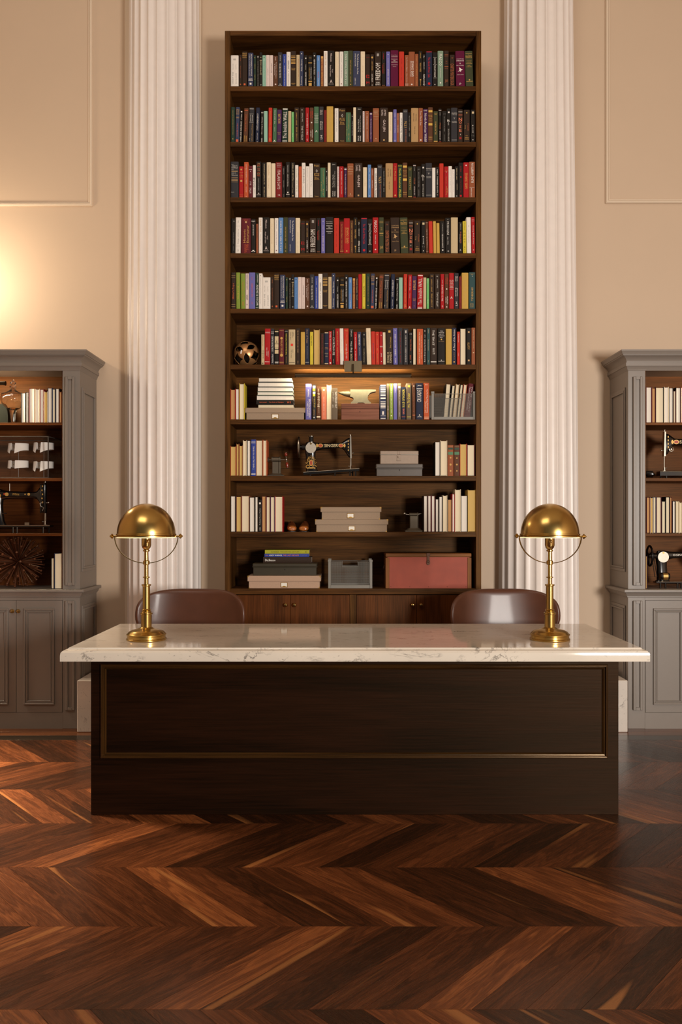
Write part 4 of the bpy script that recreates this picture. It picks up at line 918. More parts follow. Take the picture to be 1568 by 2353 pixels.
R4A = row('''
A 88 162 122 k gy | h 175 22 .3 .2 M | u 580 370 .2 .1 IN THE LAKE OF THE WOODS | u 700 620 .2 .1 John
A 167 264 103 wh gy 8 | b 258 3 | b 622 3 | u 575 310 .3 .05 Reign of Error | u 200 160 .2 0 RSN | u 715 680 .3 0 Mark @ Reign of Error
A 272 442 120 mr or | h 140 12 .5 0 JAMES M. | h 158 10 .4 0 WESTFALL | c:tn 188 .22 | u:go 560 320 .24 -.16 Historic | u:go 560 245 .24 .18 Entertainer | u 745 580 .12 -.1 THE GREATEST SHOWS | u 730 590 .12 .05 OF THE TALKIES | u 695 580 .12 .2 A GUIDE
A 447 530 130 k wh | b 170 10 | h 185 10 .3 0 TV | u 425 230 .26 0 IN WHOSE COURT | q 708 .4 | b 718 12
A 540 575 218 ob k | u:db 470 260 .35 0 PRIDE OF THE BEGUM
''', 757)
R4 = R4A + shift(R1, 22, 49, -1172, {26: ('sb', 'wh'), 35: ('k', 'wh'), 36: ('sc', 'dr'), 37: ('dr', 'go'), 38: ('rd', 'go'), 39: ('br', 'mu'), 44: ('rd', 'wh'), 45: ('ol', 'go'), 47: ('db', 'tn')}) + shift(R2, 48, 51, -892)
R4B = row('''
C 598 665 180 br pk -10 | u 640 310 .34 0 Looking for Mr. Goodbar | b 200 3 | b 715 3
C 672 745 172 sc sc -10
C 752 807 172 mu mu -10
C 812 870 205 mu mu -8
C 875 967 172 k wh -8 | d 215 380 .14 0 JOHN WILLIAMSON | d 395 650 .26 0 THE DELIAN ROMANCE | c 692 .3
C 970 1070 112 k wh -8 | c 140 .12 | d 180 415 .36 0 MUSSOLINI | d 455 595 .22 -.05 Jasper Ridley | c:gy 712 .3 @ !
C 1073 1197 103 be be
C 1210 1275 185 k sv | u 330 210 .2 .1 OLIVER | u:sm 565 360 .26 .1 RAINBOW RIDGE | u 560 400 .12 -.25 THE UNTOLD | h 690 40 .4 0 A
C 1285 1350 170 yl k -6 | h 388 26 .4 0 H | h 440 30 .5 0 O | h 498 30 .5 0 O | h 548 26 .4 0 T | d 190 340 .2 0 WORLD | h 640 26 .3 0 N | h 680 26 .3 0 G | h 725 16 .3 0 S
C 1352 1436 100 wh gy -10 | h 260 18 .2 0 M | u 560 330 .14 0 THE LAST DAY
C 1443 1507 95 rd pk -10 | b 148 3 | b 168 3 | d 250 590 .34 0 Saving Fish Diary | c 690 .25
''', 757)
R5A = row('''
A 88 172 103 db go | b:tn 160 6 | b:tn 198 5 | u:or 580 295 .5 0 Hitler's Pope | b:tn 680 5 | b:tn 718 4 @ !
A 178 252 103 og go -4 | u:mu 310 140 .2 0 THE INTERVIEW | u:mu 580 345 .3 0 FALSE LOVE
A 262 342 120 og or -4 | u 590 270 .28 0 The Rest of Everyday | u 700 630 .34 0 ANN
A 347 408 118 pk k | u 410 130 .4 0 HANGING MAN | u 595 500 .3 .1 BARNABY | u 585 510 .2 -.2 MARTIN | h 680 26 .3 0 B @ Hanging Man
A 412 522 103 lv or | u 240 180 .16 0 JANE | u 540 295 .22 0 DAS GLAUSNERD | u 675 630 .16 0 NORTON
A 528 584 108 dg wh | d 140 280 .3 .1 JONATHAN | d 320 700 .62 .1 ANDRE & OSCAR | b 735 6 @ !
A 588 652 118 wh k | c 160 .25 | u:gy 670 200 .14 0 THE STORY OF ROMANCE AND LATE FRAGMENTS
''', 762)
R5 = R5A + shift(R1, 0, 22, 575, {7: ('sb', 'sl'), 16: ('sl',)})
R5B = row('''
B 848 885 190 ch tn | d 215 465 .55 0 TANGLED PARADISE | d 500 600 .5 0 TROST | b 738 5
B 893 955 135 rd dr | b 180 3
B 963 1022 125 yl k | u 300 160 .2 0 ANNA MAXTED | u 540 345 .45 0 Love Life | u 740 720 .2 0 II @ Love Life
''', 762)
R5 += R5B + shift(R2, 0, 22, 2436, {8: ('sc', 'go'), 9: ('rd', 'wh'), 11: ('rd', 'pk'), 18: ('rd', 'wh')})
R5 += row('''
C 1398 1517 98 sl go | b 128 3 | h 140 10 .3 0 SL | c:wh 170 .1 | u 615 370 .3 0 TIDBERNIS | u 730 655 .18 -.2 AUSTIN | u 730 655 .18 .1 WRIGHT
''', 762)
for d in R5[-1:]: d['col'] = 'tl'
R6 = row('''
A 632 690 218 be k | d:ob 240 430 .3 0 Natives | u 645 500 .3 .1 BAD MOUTH FILM | b:k 560 3 | c 735 .3
A 690 797 113 rd pk 10 | b 175 4 | b 190 4 | d 450 600 .16 -.1 CHARLES CUNNINGHAM | d 510 620 .16 .15 TURNABOUT | b 710 8
A 803 865 112 ch wh | b 170 5 | b 195 5 | u 525 250 .5 0 SOCIAL THEORY SALARIES | u 725 570 .42 0 Richard Burt
A 872 947 135 k be | b 165 18 | q 285 .9 | q 350 .9 | h:go 350 50 .4 0 A | q 425 .9 | b 473 22 | q 530 .9 | b:wh 712 8 | b:wh 730 8
A 952 1045 118 mr go | b 150 5 | c 285 .5 | c 590 .6 | d 320 560 .4 0 MALADY MOVE | b 715 5 | b 730 5
A 1050 1115 128 k yl | u 585 195 .32 0 THE MAGICIAN THE WILD | u:go 735 610 .2 0 A NOVEL BY | b:gy 160 8
A 1125 1245 128 be k | d 175 320 .14 -.22 SAMUELS | d 175 270 .14 .05 BRIAN | d 180 250 .1 .25 ABRAHAM | q:sc 405 .35 | d 490 640 .12 -.1 THE STORIES | d 490 550 .1 .15 RAMDE | b 725 8
A 1255 1330 108 db tn | u 550 140 .26 0 CRISS CROSS ALPINE CLUBS | u 740 690 .2 0 CARTER
A 1342 1420 172 mu be
A 1418 1500 108 nv tn | d 130 375 .34 0 Sons of Texas | d:gy 430 650 .2 0 Elizabeth Nunez | b:gy 720 14
A 1510 1568 170 yl k | d 240 420 .3 0 THE LAST AMERICAN | d:go 490 560 .2 0 JASON | b:go 708 3
B 90 197 125 tn be | b 160 4
B 205 277 190 db dr | d 210 740 .3 0 THE GROWTH OF THE AMERICAN REPUBLIC
B 280 358 172 nv be | b 187 16 | b:sv 382 4 | h:tn 455 12 .8 0 TERRY | h:tn 475 12 .8 0 LANE | h 560 14 .8 0 JOURNEY | h 588 14 .5 0 OUT | h 615 14 .6 0 WEST | b 742 14
B 358 417 157 rd pk | u 520 175 .42 0 STRONG FOR PEACE | u 660 570 .2 0 GEORGE | c:wh 730 .5
B 420 475 120 k wh | d 150 250 .26 0 DeFrance | d 262 590 .66 0 COURTHOUSE | d 660 730 .16 0 ANTON @ Courthouse
B 475 557 110 rd go -6 | u 415 160 .26 0 FRANK YERBY GOT MY TALKING | u 700 440 .36 0 Lunch Money Rules | h 180 24 .2 0 ~
B 558 628 108 wh be -10 | u 620 300 .14 0 HOUSES ON VICTORY
B 630 722 110 sc go -8 | h 150 22 .6 0 OLE | u 570 310 .14 -.2 Blue Enchantment | u 395 190 .22 .15 Jonathan Fisher | u:pk 660 385 .36 .05 Glory River
B 733 800 115 k wh | b:sv 135 3 | u 255 150 .3 0 SCOTT ALLEN | u 535 340 .6 0 Day One | u:be 690 560 .55 0 SCHLINK @ Day One
B 808 875 173 rd wh -8 | c 228 .15 | u 480 260 .24 0 TEMPERANCE OF SISTERS | u 680 510 .24 0 ERNEST | q 687 .2
B 872 950 170 sl wh -10 | d 220 420 .34 0 BEHIND | d 450 600 .14 0 THE LAST TATTOO
B 957 1035 172 k be | c:gy 222 .3 | u 420 280 .2 0 LUCIAN TRUSCOTT | u 720 470 .26 0 Absolutely in Raspberries
B 1030 1122 103 cr be -16 | u 410 160 .2 0 HOLLIS ALPERT | u 680 430 .1 0 ONE OF US
B 1125 1200 163 sc sl -10 | u 670 370 .3 0 CRUEL ABSENCES
B 1195 1272 168 sc go -8 | c 222 .25 | u 400 300 .16 0 JOHN IRVING | u 510 465 .2 0 THE | u 720 560 .22 0 THE COLLECTIVE
B 1262 1340 167 rd wh -6 | q:pk 232 .2 | b 430 4 | b 442 4 | u 620 555 .3 0 EIGHT | c 705 .2
B 1330 1396 165 cr cr -8
B 1395 1510 117 db be | q:mu 165 .35 | u:mu 465 260 .26 .2 True Compass | u 725 530 .3 -.2 EDWARD M. | u 725 530 .3 .2 KENNEDY @ !
C 28 112 103 lv wh -8 | h 142 20 .4 0 Y | d 210 600 .34 0 EVERY SECOND ANNEX | d 650 730 .22 0 BEN
C 118 203 98 ch dr -4 | d 160 730 .22 0 THE GREAT MUTUAL FRIEND
C 213 305 113 ch wh | c 155 .3 | c:ch 152 .14 | c 180 .3 | c:ch 178 .14 | d 235 410 .18 0 LORD BYRON | d 435 715 .2 0 CORRESPONDENCE
C 318 378 173 k tn | h:wh 210 16 .6 0 M | u:or 510 305 .3 0 THE FALL SUITE | u:or 670 590 .4 -.1 SUZANNE | c:wh 712 .25
C 385 450 103 cr cr
C 460 570 117 or cr | d 170 740 .16 -.12 THE AMERICAN SCENE A PORTRAIT | d 230 660 .1 .2 WAS FROM AND OF THE NEXT
C 572 632 105 k wh | c 155 .3 | d 220 275 .2 0 SMYTH | u 710 305 .45 0 Back in Every Lingering Dream
C 637 695 100 tl be | d 130 195 .24 0 EVELYN | d 305 505 .28 0 The House of London | d 680 720 .24 0 KUIP
C 700 820 100 db wh | d 140 415 .3 -.05 THE TRUST | d 462 575 .2 .08 Susan E. Tifft | d 462 575 .16 -.1 Alex S. Jones | b 703 6 | b 715 8 @ The Trust
C 833 967 105 k wh | h 157 14 .35 0 THE | h 184 16 .7 0 PRIVATE | h 213 16 .6 0 LIFE OF | h 243 16 .84 0 CHAIRMAN | h 272 16 .4 0 MAO | c:mu 307 .2 | h:tn 340 14 .7 0 Dr. Li Zhisui | c 680 .12 | b 700 4 @ !
C 980 1087 117 mu be
C 1090 1170 97 nv wh | u 505 130 .42 0 A Piece of the Action | d:go 535 670 .24 0 Joseph Nocera | q:go 712 .3 @ A Piece of the Action
C 1183 1235 167 sc pk | d 205 360 .3 0 The Mark of Murder | d 550 610 .24 0 Larry
C 1237 1345 103 wh wh
C 1350 1437 98 k go | q:tn 175 .35 | u 485 360 .46 0 SCOTTY | q:tn 685 .35
C 1442 1517 95 ob be | u 310 130 .26 0 A New York Life | u 465 350 .2 0 Brendan Gill | c 545 .3
''', 765)
SHELFN = ['top shelf', 'second highest shelf', 'third highest shelf', 'fourth highest shelf', 'fifth highest shelf', 'shelf with the pierced brass ball', 'shelf with the anvil', 'shelf with the sewing machine', 'shelf with the shoes', 'shelf with the red trunk']
place(R1, 0, SHELFN[0]); place(R2, 1, SHELFN[1]); place(R3A + R3 + R3B, 2, SHELFN[2]); place(R4 + R4B, 3, SHELFN[3]); place(R5, 4, SHELFN[4])
# in the sixth row a few books show their page edges
for d in R6:
    if d['col'] in ('cr', 'wh') and not d['items'] or (d['col'] == 'tn'): d['edge'] = 1
E6 = [d for d in R6 if d.get('edge')]
place([d for d in R6 if not d.get('edge')], 5, SHELFN[5])
def edge_px(lines, scale, ox, oy, bottom, yplane, z, phrase, depth=0.15):
    for ln in lines.strip().split('\n'):
        p = ln.split(); x0, x1, top = float(p[0]), float(p[1]), float(p[2]); s = F / (yplane - CAM_Y)
        lean = float(p[5]) / scale / s if len(p) > 5 else 0.0; h = (bottom - top) / scale / s
        a, c = PX(ox + x0 / scale, yplane), PX(ox + x1 / scale, yplane)
        if yplane > YC + 0.02 or True: a += .0003; c -= .0003
        edge_book((a + c) / 2 - lean / 2, yplane, z + .0002, c - a, h, math.asin(lean / h) if lean else 0, p[3], p[4], phrase, depth)
for d in E6: edge_px('%f %f %f %s %s %f' % (d['x0'], d['x1'], 765 - d['h'] - 0, 'y' if d['col'] == 'tn' else 'c', {'tn': 'tn', 'cr': 'k', 'wh': 'k'}[d['col']], d['lean']), 7.84, 520, 740, 765, YS, SHZ[5], SHELFN[5])
# seventh row
edge_px('''
78 168 577 t sc
170 236 568 w dr
238 330 475 c yl''', 7.84, 520, 820, 1128, YS, SHZ[6], SHELFN[6])
R7 = row('''
A 1430 1535 485 lv wh | b 530 12 | d 590 720 .28 0 HOMING | d 765 1090 .3 .2 BRITISH MODERN | d 800 1060 .24 -.15 CHETTANTE | b:lv 1120 3
B 65 125 500 ch yl | q:wh 545 .8 | q:yl 590 .8 | q:wh 650 .8 | q:yl 690 .7 | d 730 920 .2 .25 EXAMPLES | d:go 760 900 .2 0 ECLIPSE | d:go 945 1055 .3 0 GENTLE | c:wh 1090 .4
B 135 215 535 br cr | u 655 575 .26 0 JULIAN | u 900 660 .46 0 Bluebird | u 1010 870 .2 .1 and the Mystery | b 1080 26
B 225 318 542 sm wh | q 598 .3 | d 715 980 .2 0 THE POST OF REPOSITORY | d 1000 1100 .12 0 NANCY
B 410 518 558 ta wh | d 625 925 .34 .22 WINTERSPORT | d 640 800 .2 -.25 John Jakes | d 860 920 .2 -.25 author
B 1285 1392 500 sl wh | b 515 22 | b 560 10 | b 590 12 | b 620 18 | b 650 10 | b 690 24 | b 745 26 | b 810 14 | b 840 14 | b 868 14 | b 896 14 | b 920 10 | h:wh 1010 60 .3 0 I | b 1062 4 | b 1108 12
B 1405 1448 482 ta cr | u 960 880 .4 0 Brief | u:go 1075 980 .4 0 DEBBY
B 1455 1520 480 og wh | u 730 495 .34 0 COMPANION | u 1010 740 .26 0 BARN OF FORTUNES | c 1060 .35
B 1528 1592 480 lv wh | u 640 500 .2 0 DAILY NEWS
C 113 172 477 ta wh | q 545 .6 | u 870 600 .3 0 RIDERS OF THE RIVER | u 1070 880 .24 0 ROBERT LUDLUM
C 178 258 543 nv yl | u 905 585 .6 0 ROLE OF HONOR | u:sm 1035 930 .4 0 GARDNER | b:or 1080 8 @ Role of Honor
C 268 360 478 ta yl | q:yl 530 .4 | u 830 655 .5 -.05 The Greater | u 915 850 .4 0 We | b 1082 8 @ The Greater We
C 374 432 472 br ob | q:pk 525 .3 | u 990 650 .4 0 Everlast Sunday | b 1050 20
C 443 570 472 nv wh | h 520 26 .6 0 JAMES | b 575 14 | u 815 600 .6 -.05 CRUSADE | c 1045 .15 | h 1068 12 .6 0 A | h 1085 10 .7 0 NOVEL @ Crusade
C 582 680 468 or cr | h 500 24 .5 0 NO | u:wh 1000 580 .34 .15 Remembering What They Can Use | u 1010 800 .2 -.22 THE COMPLEAT | b:cr 1085 7 | b:cr 1105 7
''', 1132)
place(R7, 6, SHELFN[6])
for d in []: pass
edge_px('322 405 498 c cr', 7.84, 710, 820, 1128, YS, SHZ[6], SHELFN[6])
# eighth
edge_px('''
76 181 355 y sc
183 232 312 y ob
234 299 343 y ob
302 374 250 c cr
378 443 248 w k
538 658 245 c ob
661 735 245 c or''', 7.84, 520, 980, 895, YS, SHZ[7], SHELFN[7])
place(row('A 445 536 236 bl wh | b 280 8 | b 298 6 | u 745 360 .26 .05 NEVER CALL YOU YOU PEOPLE | h 768 10 .3 0 M | b 858 16', 895), 7, SHELFN[7])
edge_px('''
905 978 203 w k
981 1075 186 c cr
1250 1348 232 y rd
1352 1455 243 c mr''', 6.03, 850, 980, 680, YS, SHZ[7], SHELFN[7])
def pxrow(spec, bottom, scale, ox, oy):          # converts a crop's rows to the common 7.84 frame
    out = []
    for d in spec: e = dict(d); e['x0'] = (ox - 520 + d['x0'] / scale) * 7.84; e['x1'] = (ox - 520 + d['x1'] / scale) * 7.84; e['h'] = d['h'] / scale * 7.84; out.append(e)
    return out
place(pxrow(row('''
A 1080 1162 248 ob gn | b 288 3 | b:dg 300 26 | b:gn 365 40 | c:go 425 .3 | c:go 520 .35 | c:go 608 .3 | b:tn 272 3
A 1168 1249 248 br gn | b:dg 300 26 | b:gn 365 40 | c:go 430 .25 | c:go 520 .3 | c:go 608 .25 | b:tn 272 3
''', 680), 680, 6.03, 850, 980), 7, SHELFN[7])
# ninth
edge_px('''
58 122 166 w k
128 196 172 y mr
198 298 163 c ob
300 368 180 w k
371 412 176 w k
460 514 168 t mr
516 568 176 c mr
570 626 176 c pu
628 730 172 c rd''', 5.6, 520, 1110, 631, YS, SHZ[8], SHELFN[8])
place(pxrow(row('A 413 458 213 k wh | q 262 .5 | u 540 325 .36 0 The Darwinian Theories of Psychiatry | u 610 570 .3 0 ROSSNER', 631), 631, 5.6, 520, 1110), 8, SHELFN[8])
edge_px('''
1048 1083 108 w db
1085 1115 107 w mr
1117 1148 108 w mr
1152 1181 136 w db
1183 1215 115 w k
1217 1256 105 c cr
1258 1298 139 t db
1299 1322 92 w rd
1324 1375 53 c cr
1376 1434 106 w k
1436 1506 56 y mu''', 3.824, 700, 1110, 428, YS, SHZ[8], SHELFN[8])
# side cabinets
def zcab(py): return EYE - (py - 1196) / (F / (YC - CAM_Y))
YK = YC + 0.022
edge_px('''
303 368 634 w k
369 414 626 w k
416 502 570 w dr
504 572 580 w cr
574 632 582 w dr
634 686 618 y cr
688 752 563 w nv
754 800 578 c sl
802 855 572 w k
858 888 618 t ob''', 6.272, 0, 800, 1067, YK, zcab(970.5), 'shelf with the glass jar')
edge_px('''
736 782 1186 c k
784 896 1118 c sl''', 6.272, 0, 1090, 1632, YK, zcab(1354), 'shelf with the spiky ball')
edge_px('''
1000 1090 655 w mr
1092 1150 668 t mr
1152 1280 660 c k
1284 1360 655 w cr
1362 1430 665 w k
1432 1470 715 c mr
1472 1548 662 w k
1549 1610 660 w rd''', 6.877, 1340, 790, 1221, YK, zcab(970.5), 'upper shelf of the sewing machine cabinet')
edge_px('''
952 1018 388 t mr
1020 1066 398 y cr
1068 1120 385 c sl
1124 1210 385 c mr
1216 1284 458 c k
1286 1356 384 c k
1358 1396 386 t mr
1404 1455 456 w k
1460 1520 455 c be
1522 1575 480 c cr''', 7.538, 1360, 1090, 1016, YK, zcab(1225.5), 'lower shelf of the sewing machine cabinet')
# ---------------------------------------------------------------- things on the shelves
YO = YF + 0.02                                   # front plane of most shelf objects
def sc_(y): return F / (y - CAM_Y)
def at(px, y): return PX(px, y)

# pierced brass ball
def pierced_ball():
    r = 30.5 / sc_(YF + .06); x = PX(567, YF + .12); t = thing('pierced_ball', (x, YF + .12, SHZ[5] + r), 'hollow brass ball pierced with diamond and leaf shaped holes', 'ornament')
    bm = bmesh.new(); bmesh.ops.create_icosphere(bm, subdivisions=6, radius=r)
    ax = [Vector(v) for v in ((1, 0, 0), (-1, 0, 0), (0, 1, 0), (0, -1, 0), (0, 0, 1), (0, 0, -1))]
    kill = []
    for f in bm.faces:
        d = f.calc_center_median().normalized(); hit = False
        for a in ax:
            if d.dot(a) > 0.75:
                o = [d[i] for i in range(3) if abs(a[i]) < .5]; u, v = abs(o[0]), abs(o[1])
                if (u ** .8 + v ** .8) < 0.56: hit = True
        for i in range(3):
            for si in (-1, 1):
                for sj in (-1, 1):
                    e = Vector((0, 0, 0)); j = (i + 1) % 3; k = (i + 2) % 3; e[i] = si; e[j] = sj; e.normalize()
                    if d.dot(e) > 0.8:
                        along = abs(d[k]); tv = Vector((0, 0, 0)); tv[i] = -e[j]; tv[j] = e[i]; ac = abs(d.dot(tv))
                        if ac < 0.21 * (1 - (along / 0.42) ** 2): hit = True
        if hit: kill.append(f)
    bmesh.ops.delete(bm, geom=kill, context='FACES')
    me = bpy.data.meshes.new('shell'); bm.to_mesh(me); bm.free(); me.materials.append(paint('antique brass shell', (186, 136, 88), 0.34, 0.6, 0.3, 14)); me.materials.append(paint('dark inside of the ball', (22, 15, 10), 0.8, 0, spec=0.1))  # second, near-black material paints shade onto the inner faces of the brass shell
    me.polygons.foreach_set('use_smooth', [True] * len(me.polygons))
    o = bpy.data.objects.new('shell', me); C.objects.link(o); o.parent = t; o.rotation_euler = (R(28), R(12), R(-38))
    md = o.modifiers.new('thickness', 'SOLIDIFY'); md.thickness = 0.0026; md.offset = -1; md.material_offset = 1; md.material_offset_rim = 0
    tg = MB().box(-.004, .004, -.0015, .0, -.012, .012, .0005).build('paper_tag', paint('white tag', (240, 234, 224), .6), t)
    tg.location = (-r * .30, -r * .965, r * .02); tg.rotation_euler = (0, R(10), 0)
pierced_ball()

# boxes covered in linen, with brass corners and a label holder
M_linen = paint('linen covered board', (156, 134, 112), 0.85, var=0.12, scale=260, bump=0.2)
M_linen2 = paint('pinkish linen board', (184, 152, 128), 0.85, var=0.12, scale=260, bump=0.2)
M_card = paint('white card', (240, 234, 222), 0.6)
def linen_box(x0, x1, z, h, y, lid_frac, lx, label, depth=0.24, grp='linen boxes with brass corners', mat=None, ov=0.008):
    """x0..x1 is the lid's width; lx the middle of the label holder"""
    mat = mat or M_linen; cx = (x0 + x1) / 2; w = (x1 - x0) / 2; t = thing('storage_box', (cx, y, z), label, 'box', grp)
    hl = h * lid_frac
    MB().box(-w + ov, w - ov, 0.006, depth - .006, 0, h - .003, 0.0015).build('body', mat, t)
    MB().box(-w, w, 0, depth, h - hl, h, 0.0015).build('lid', mat, t)
    cm = MB()
    for sx in (-1, 1):
        for (xx, yy, zb_, zt_) in ((w, 0, h - .0135, h), ):
            e = sx * xx; s = -sx * .014
            cm.add([(e, yy - .0012, zt_ + .0005), (e + s, yy - .0012, zt_ + .0005), (e + s * .35, yy - .0012, zt_ - .0055), (e, yy - .0012, zt_ - .014)], [(0, 1, 2, 3)])
            cm.add([(e + sx * .0008, yy - .0012, zt_ + .0005), (e + sx * .0008, yy + .013, zt_ + .0005), (e + sx * .0008, yy - .0012, zt_ - .014)], [(0, 1, 2)])
            cm.add([(e, yy - .0012, zt_ + .0006), (e + s, yy - .0012, zt_ + .0006), (e, yy + .013, zt_ + .0006)], [(0, 1, 2)])
        e = sx * (w - ov); s = -sx * .012
        cm.add([(e, .0048, 0.0003), (e + s, .0048, 0.0003), (e + s * .35, .0048, .005), (e, .0048, .012)], [(0, 1, 2, 3)])
        cm.add([(e + sx * .0008, .0048, .0003), (e + sx * .0008, .016, .0003), (e + sx * .0008, .0048, .012)], [(0, 1, 2)])
    cm.build('brass_corners', M_brassp, t, smooth=False)
    lc = lx - cx; zc = (h - hl) * .5; hw, hh = 0.0225, min(0.0155, (h - hl) * .46)
    fr = MB()
    for a, b_, c_, d_ in ((lc - hw, lc + hw, zc - hh, zc - hh + .004), (lc - hw, lc + hw, zc + hh - .003, zc + hh), (lc - hw, lc - hw + .003, zc - hh, zc + hh), (lc + hw - .003, lc + hw, zc - hh, zc + hh)):
        fr.box(a, b_, .002, .006, c_, d_, .0006)
    fr.prism([(lc - .012, zc - hh + .003), (lc + .012, zc - hh + .003), (lc + .009, zc - hh + .007), (lc + .004, zc - hh + .0095), (lc - .004, zc - hh + .0095), (lc - .009, zc - hh + .007)], .0022, .0045)
    fr.build('label_holder', M_brassp, t)
    cd = MB().box(lc - hw + .003, lc + hw - .003, .0045, .0058, zc - hh + .003, zc + hh - .003).build('card', M_card, t, smooth=False)
    tx = MB(); put_text(tx, 'ASSORTED INK', lc, zc + hh * .35, hw * 1.0, 0.0016, .0043, 'h', res=1); tx.build('lettering', bmat('gy', True), t, smooth=False)
    return t
S7 = sc_(YO)
linen_box(at(563.5, YO), at(701.8, YO), SHZ[6], (964 - 936.3) / S7, YO, .40, at(632.6, YO), 'grey linen box with brass label holder, under the stack of books')
linen_box(at(724.4, YO), at(892.5, YO), SHZ[8], (1222.4 - 1193.6) / S7, YO, .41, at(808.5, YO), 'grey linen box, lower of the two between shoes and iron tool')
linen_box(at(737, YO), at(876.7, YO), SHZ[8] + (1222.4 - 1193.6) / S7, (1193.6 - 1165) / S7, YO, .40, at(806, YO), 'grey linen box, upper of the two between shoes and iron tool', depth=.22)
linen_box(at(569, YO), at(737.5, YO), ZS10, (1352.6 - 1323.8) / S7, YO, .44, at(653.2, YO), 'pinkish linen box under the dark tin below the art books', mat=M_linen2)

# tin deed boxes
def tin_box(x0, x1, z, h, y, mat, label, depth=0.2, lid=0.32, key=True, name='tin_box'):
    cx = (x0 + x1) / 2; w = (x1 - x0) / 2; t = thing(name, (cx, y, z), label, 'box', 'metal boxes on the shelves')
    hl = h * lid; e = .004
    MB().box(-w + e, w - e, e, depth - e, 0, h - hl + .004, 0.002).build('body', mat, t)
    MB().box(-w, w, 0, depth, h - hl, h, 0.004).box(-w - .0015, w + .0015, -.002, depth + .001, h - hl - .002, h - hl + .0025, 0.001).build('lid', mat, t)
    MB().box(-w + .001, w - .001, 0, .006, h - hl - .007, h - hl - .004, .001).build('rim_bead', mat, t)
    if key:
        kz = h * .52; q = MB(); disc(q, 0, kz, .0028, .0028, e - .0006); quad(q, -.0013, .0013, kz - .008, kz, e - .0006)
        q.build('keyhole', bmat('k'), t, smooth=False)
    return t
M_tin = paint('grey enamelled tin', (78, 69, 61), 0.42, 0.2, 0.12, 30); M_tin2 = paint('dark olive tin', (58, 50, 34), 0.4, 0.2, 0.15, 30)
M_tin3 = paint('worn beige tin', (150, 130, 112), 0.5, 0.1, 0.12, 50, bump=.1)
za = (1093.8 - 1065.5) / S7
tin_box(at(864.5, YO), at(972.5, YO), SHZ[7], za, YO, M_tin, 'dark grey metal box under the beige latched tin', lid=.34)
b3 = thing('latched_tin', ((at(874.8, YO) + at(962.2, YO)) / 2, YO + .01, SHZ[7] + za), 'small beige tin with a front latch on the dark grey box', 'box', 'metal boxes on the shelves')
w = (at(962.2, YO) - at(874.8, YO)) / 2; h = (1065.4 - 1035.3) / S7
MB().box(-w, w, 0, .12, 0, h * .70, .002).build('body', M_tin3, b3); MB().box(-w - .001, w + .001, -.001, .121, h * .71, h, .003).build('lid', M_tin3, b3)
MB().box(-w - .0015, w + .0015, -.004, 0, h * .69, h * .735, .001).build('rim_bead', M_steel, b3)
MB().box(-.013, -.009, -.003, 0, h * .72, h * .98, .001).box(.001, .005, -.003, 0, h * .72, h * .98, .001).build('hinge_tab', M_tin3, b3)
MB().box(-.016, .009, -.004, 0, h * .24, h * .74, .001).box(-.0175, .0105, -.006, 0, h * .24, h * .30, .001).cyl((-.0035, -.012, h * .53), (-.0035, -.004, h * .53), .0062, n=16).build('latch', M_tin3, b3)
zl = (1352.6 - 1323.8) / S7
tin_box(at(580.5, YO + .02), at(729, YO + .02), ZS10 + zl, (1323.8 - 1295.3) / S7, YO + .02, M_tin2, 'dark olive tin box between the art books and the linen box', lid=.28)
za2 = ZS10 + zl + (1323.8 - 1295.3) / S7
def flat_book(x0, x1, z, h, y, col, tcol, items, label, depth=0.17, spine=True, page='w', rz=0.0, grp='books on the shelves'):
    cx = (x0 + x1) / 2; w = (x1 - x0) / 2; t = thing('book', (cx, y, z), label, 'book', grp, rz=rz); T_ = .0025
    if spine:
        MB().prism([(0.002, 0), (depth, 0), (depth, T_), (T_ + .002, T_), (T_ + .002, h - T_), (depth, h - T_), (depth, h), (0.002, h), (0, h - .003), (0, .003)], -w, w, 'X').build('cover', bmat(col), t, angle=50)
        MB().box(-w + .004, w - .004, T_ + .003, depth - .004, T_ + .0002, h - T_ - .0002).build('page_block', pagemat(page), t, smooth=False)
    else:
        MB().prism([(0, 0), (depth, 0), (depth, h), (0, h), (0, h - T_), (depth - T_, h - T_), (depth - T_, T_), (0, T_)], -w, w, 'X').build('cover', bmat(col), t, angle=50)
        MB().box(-w + .003, w - .003, .004, depth - T_ - .001, T_ + .0002, h - T_ - .0002).build('page_block', pagemat(page), t, smooth=False)
    g = {}
    for (tc, px_a, px_b, zf, hf, body) in items:
        a, b_ = PX(px_a, y) - cx, PX(px_b, y) - cx; put_text(g.setdefault(tc, MB()), body, (a + b_) / 2, h * zf, b_ - a, h * hf, -.0005, 'h')
    for tc, mb in g.items(): mb.build('lettering', bmat(tc, True), t, smooth=False)
    return t
PAL['w2'] = ((250, 246, 238), 'white')
yb_ = YO + .03
h1, h2, h3 = 14.4 / S7, 7.6 / S7, 8.6 / S7
flat_book(at(605, yb_), at(716.5, yb_), za2, h1, yb_, 'db', 'w2', [('w2', 609.5, 633, .5, .34, 'Dia:Beacon')], 'thick dark brown art book lying on the dark olive tin')
flat_book(at(608, yb_), at(710.5, yb_), za2 + h1, h2, yb_, 'bl', 'w2', [('w2', 619, 649, .5, .42, 'ANDY WARHOL'), ('sm', 650.5, 687, .5, .42, 'THE LAST DECADE'), ('sm', 610.5, 617, .5, .2, 'PRESTEL'), ('lv', 689, 707, .62, .18, 'MILWAUKEE ART'), ('lv', 689, 705, .36, .16, 'MUSEUM')], 'thin blue art book lying between the brown and chartreuse books', depth=.165)
PAL['ct'] = ((186, 184, 52), 'chartreuse')
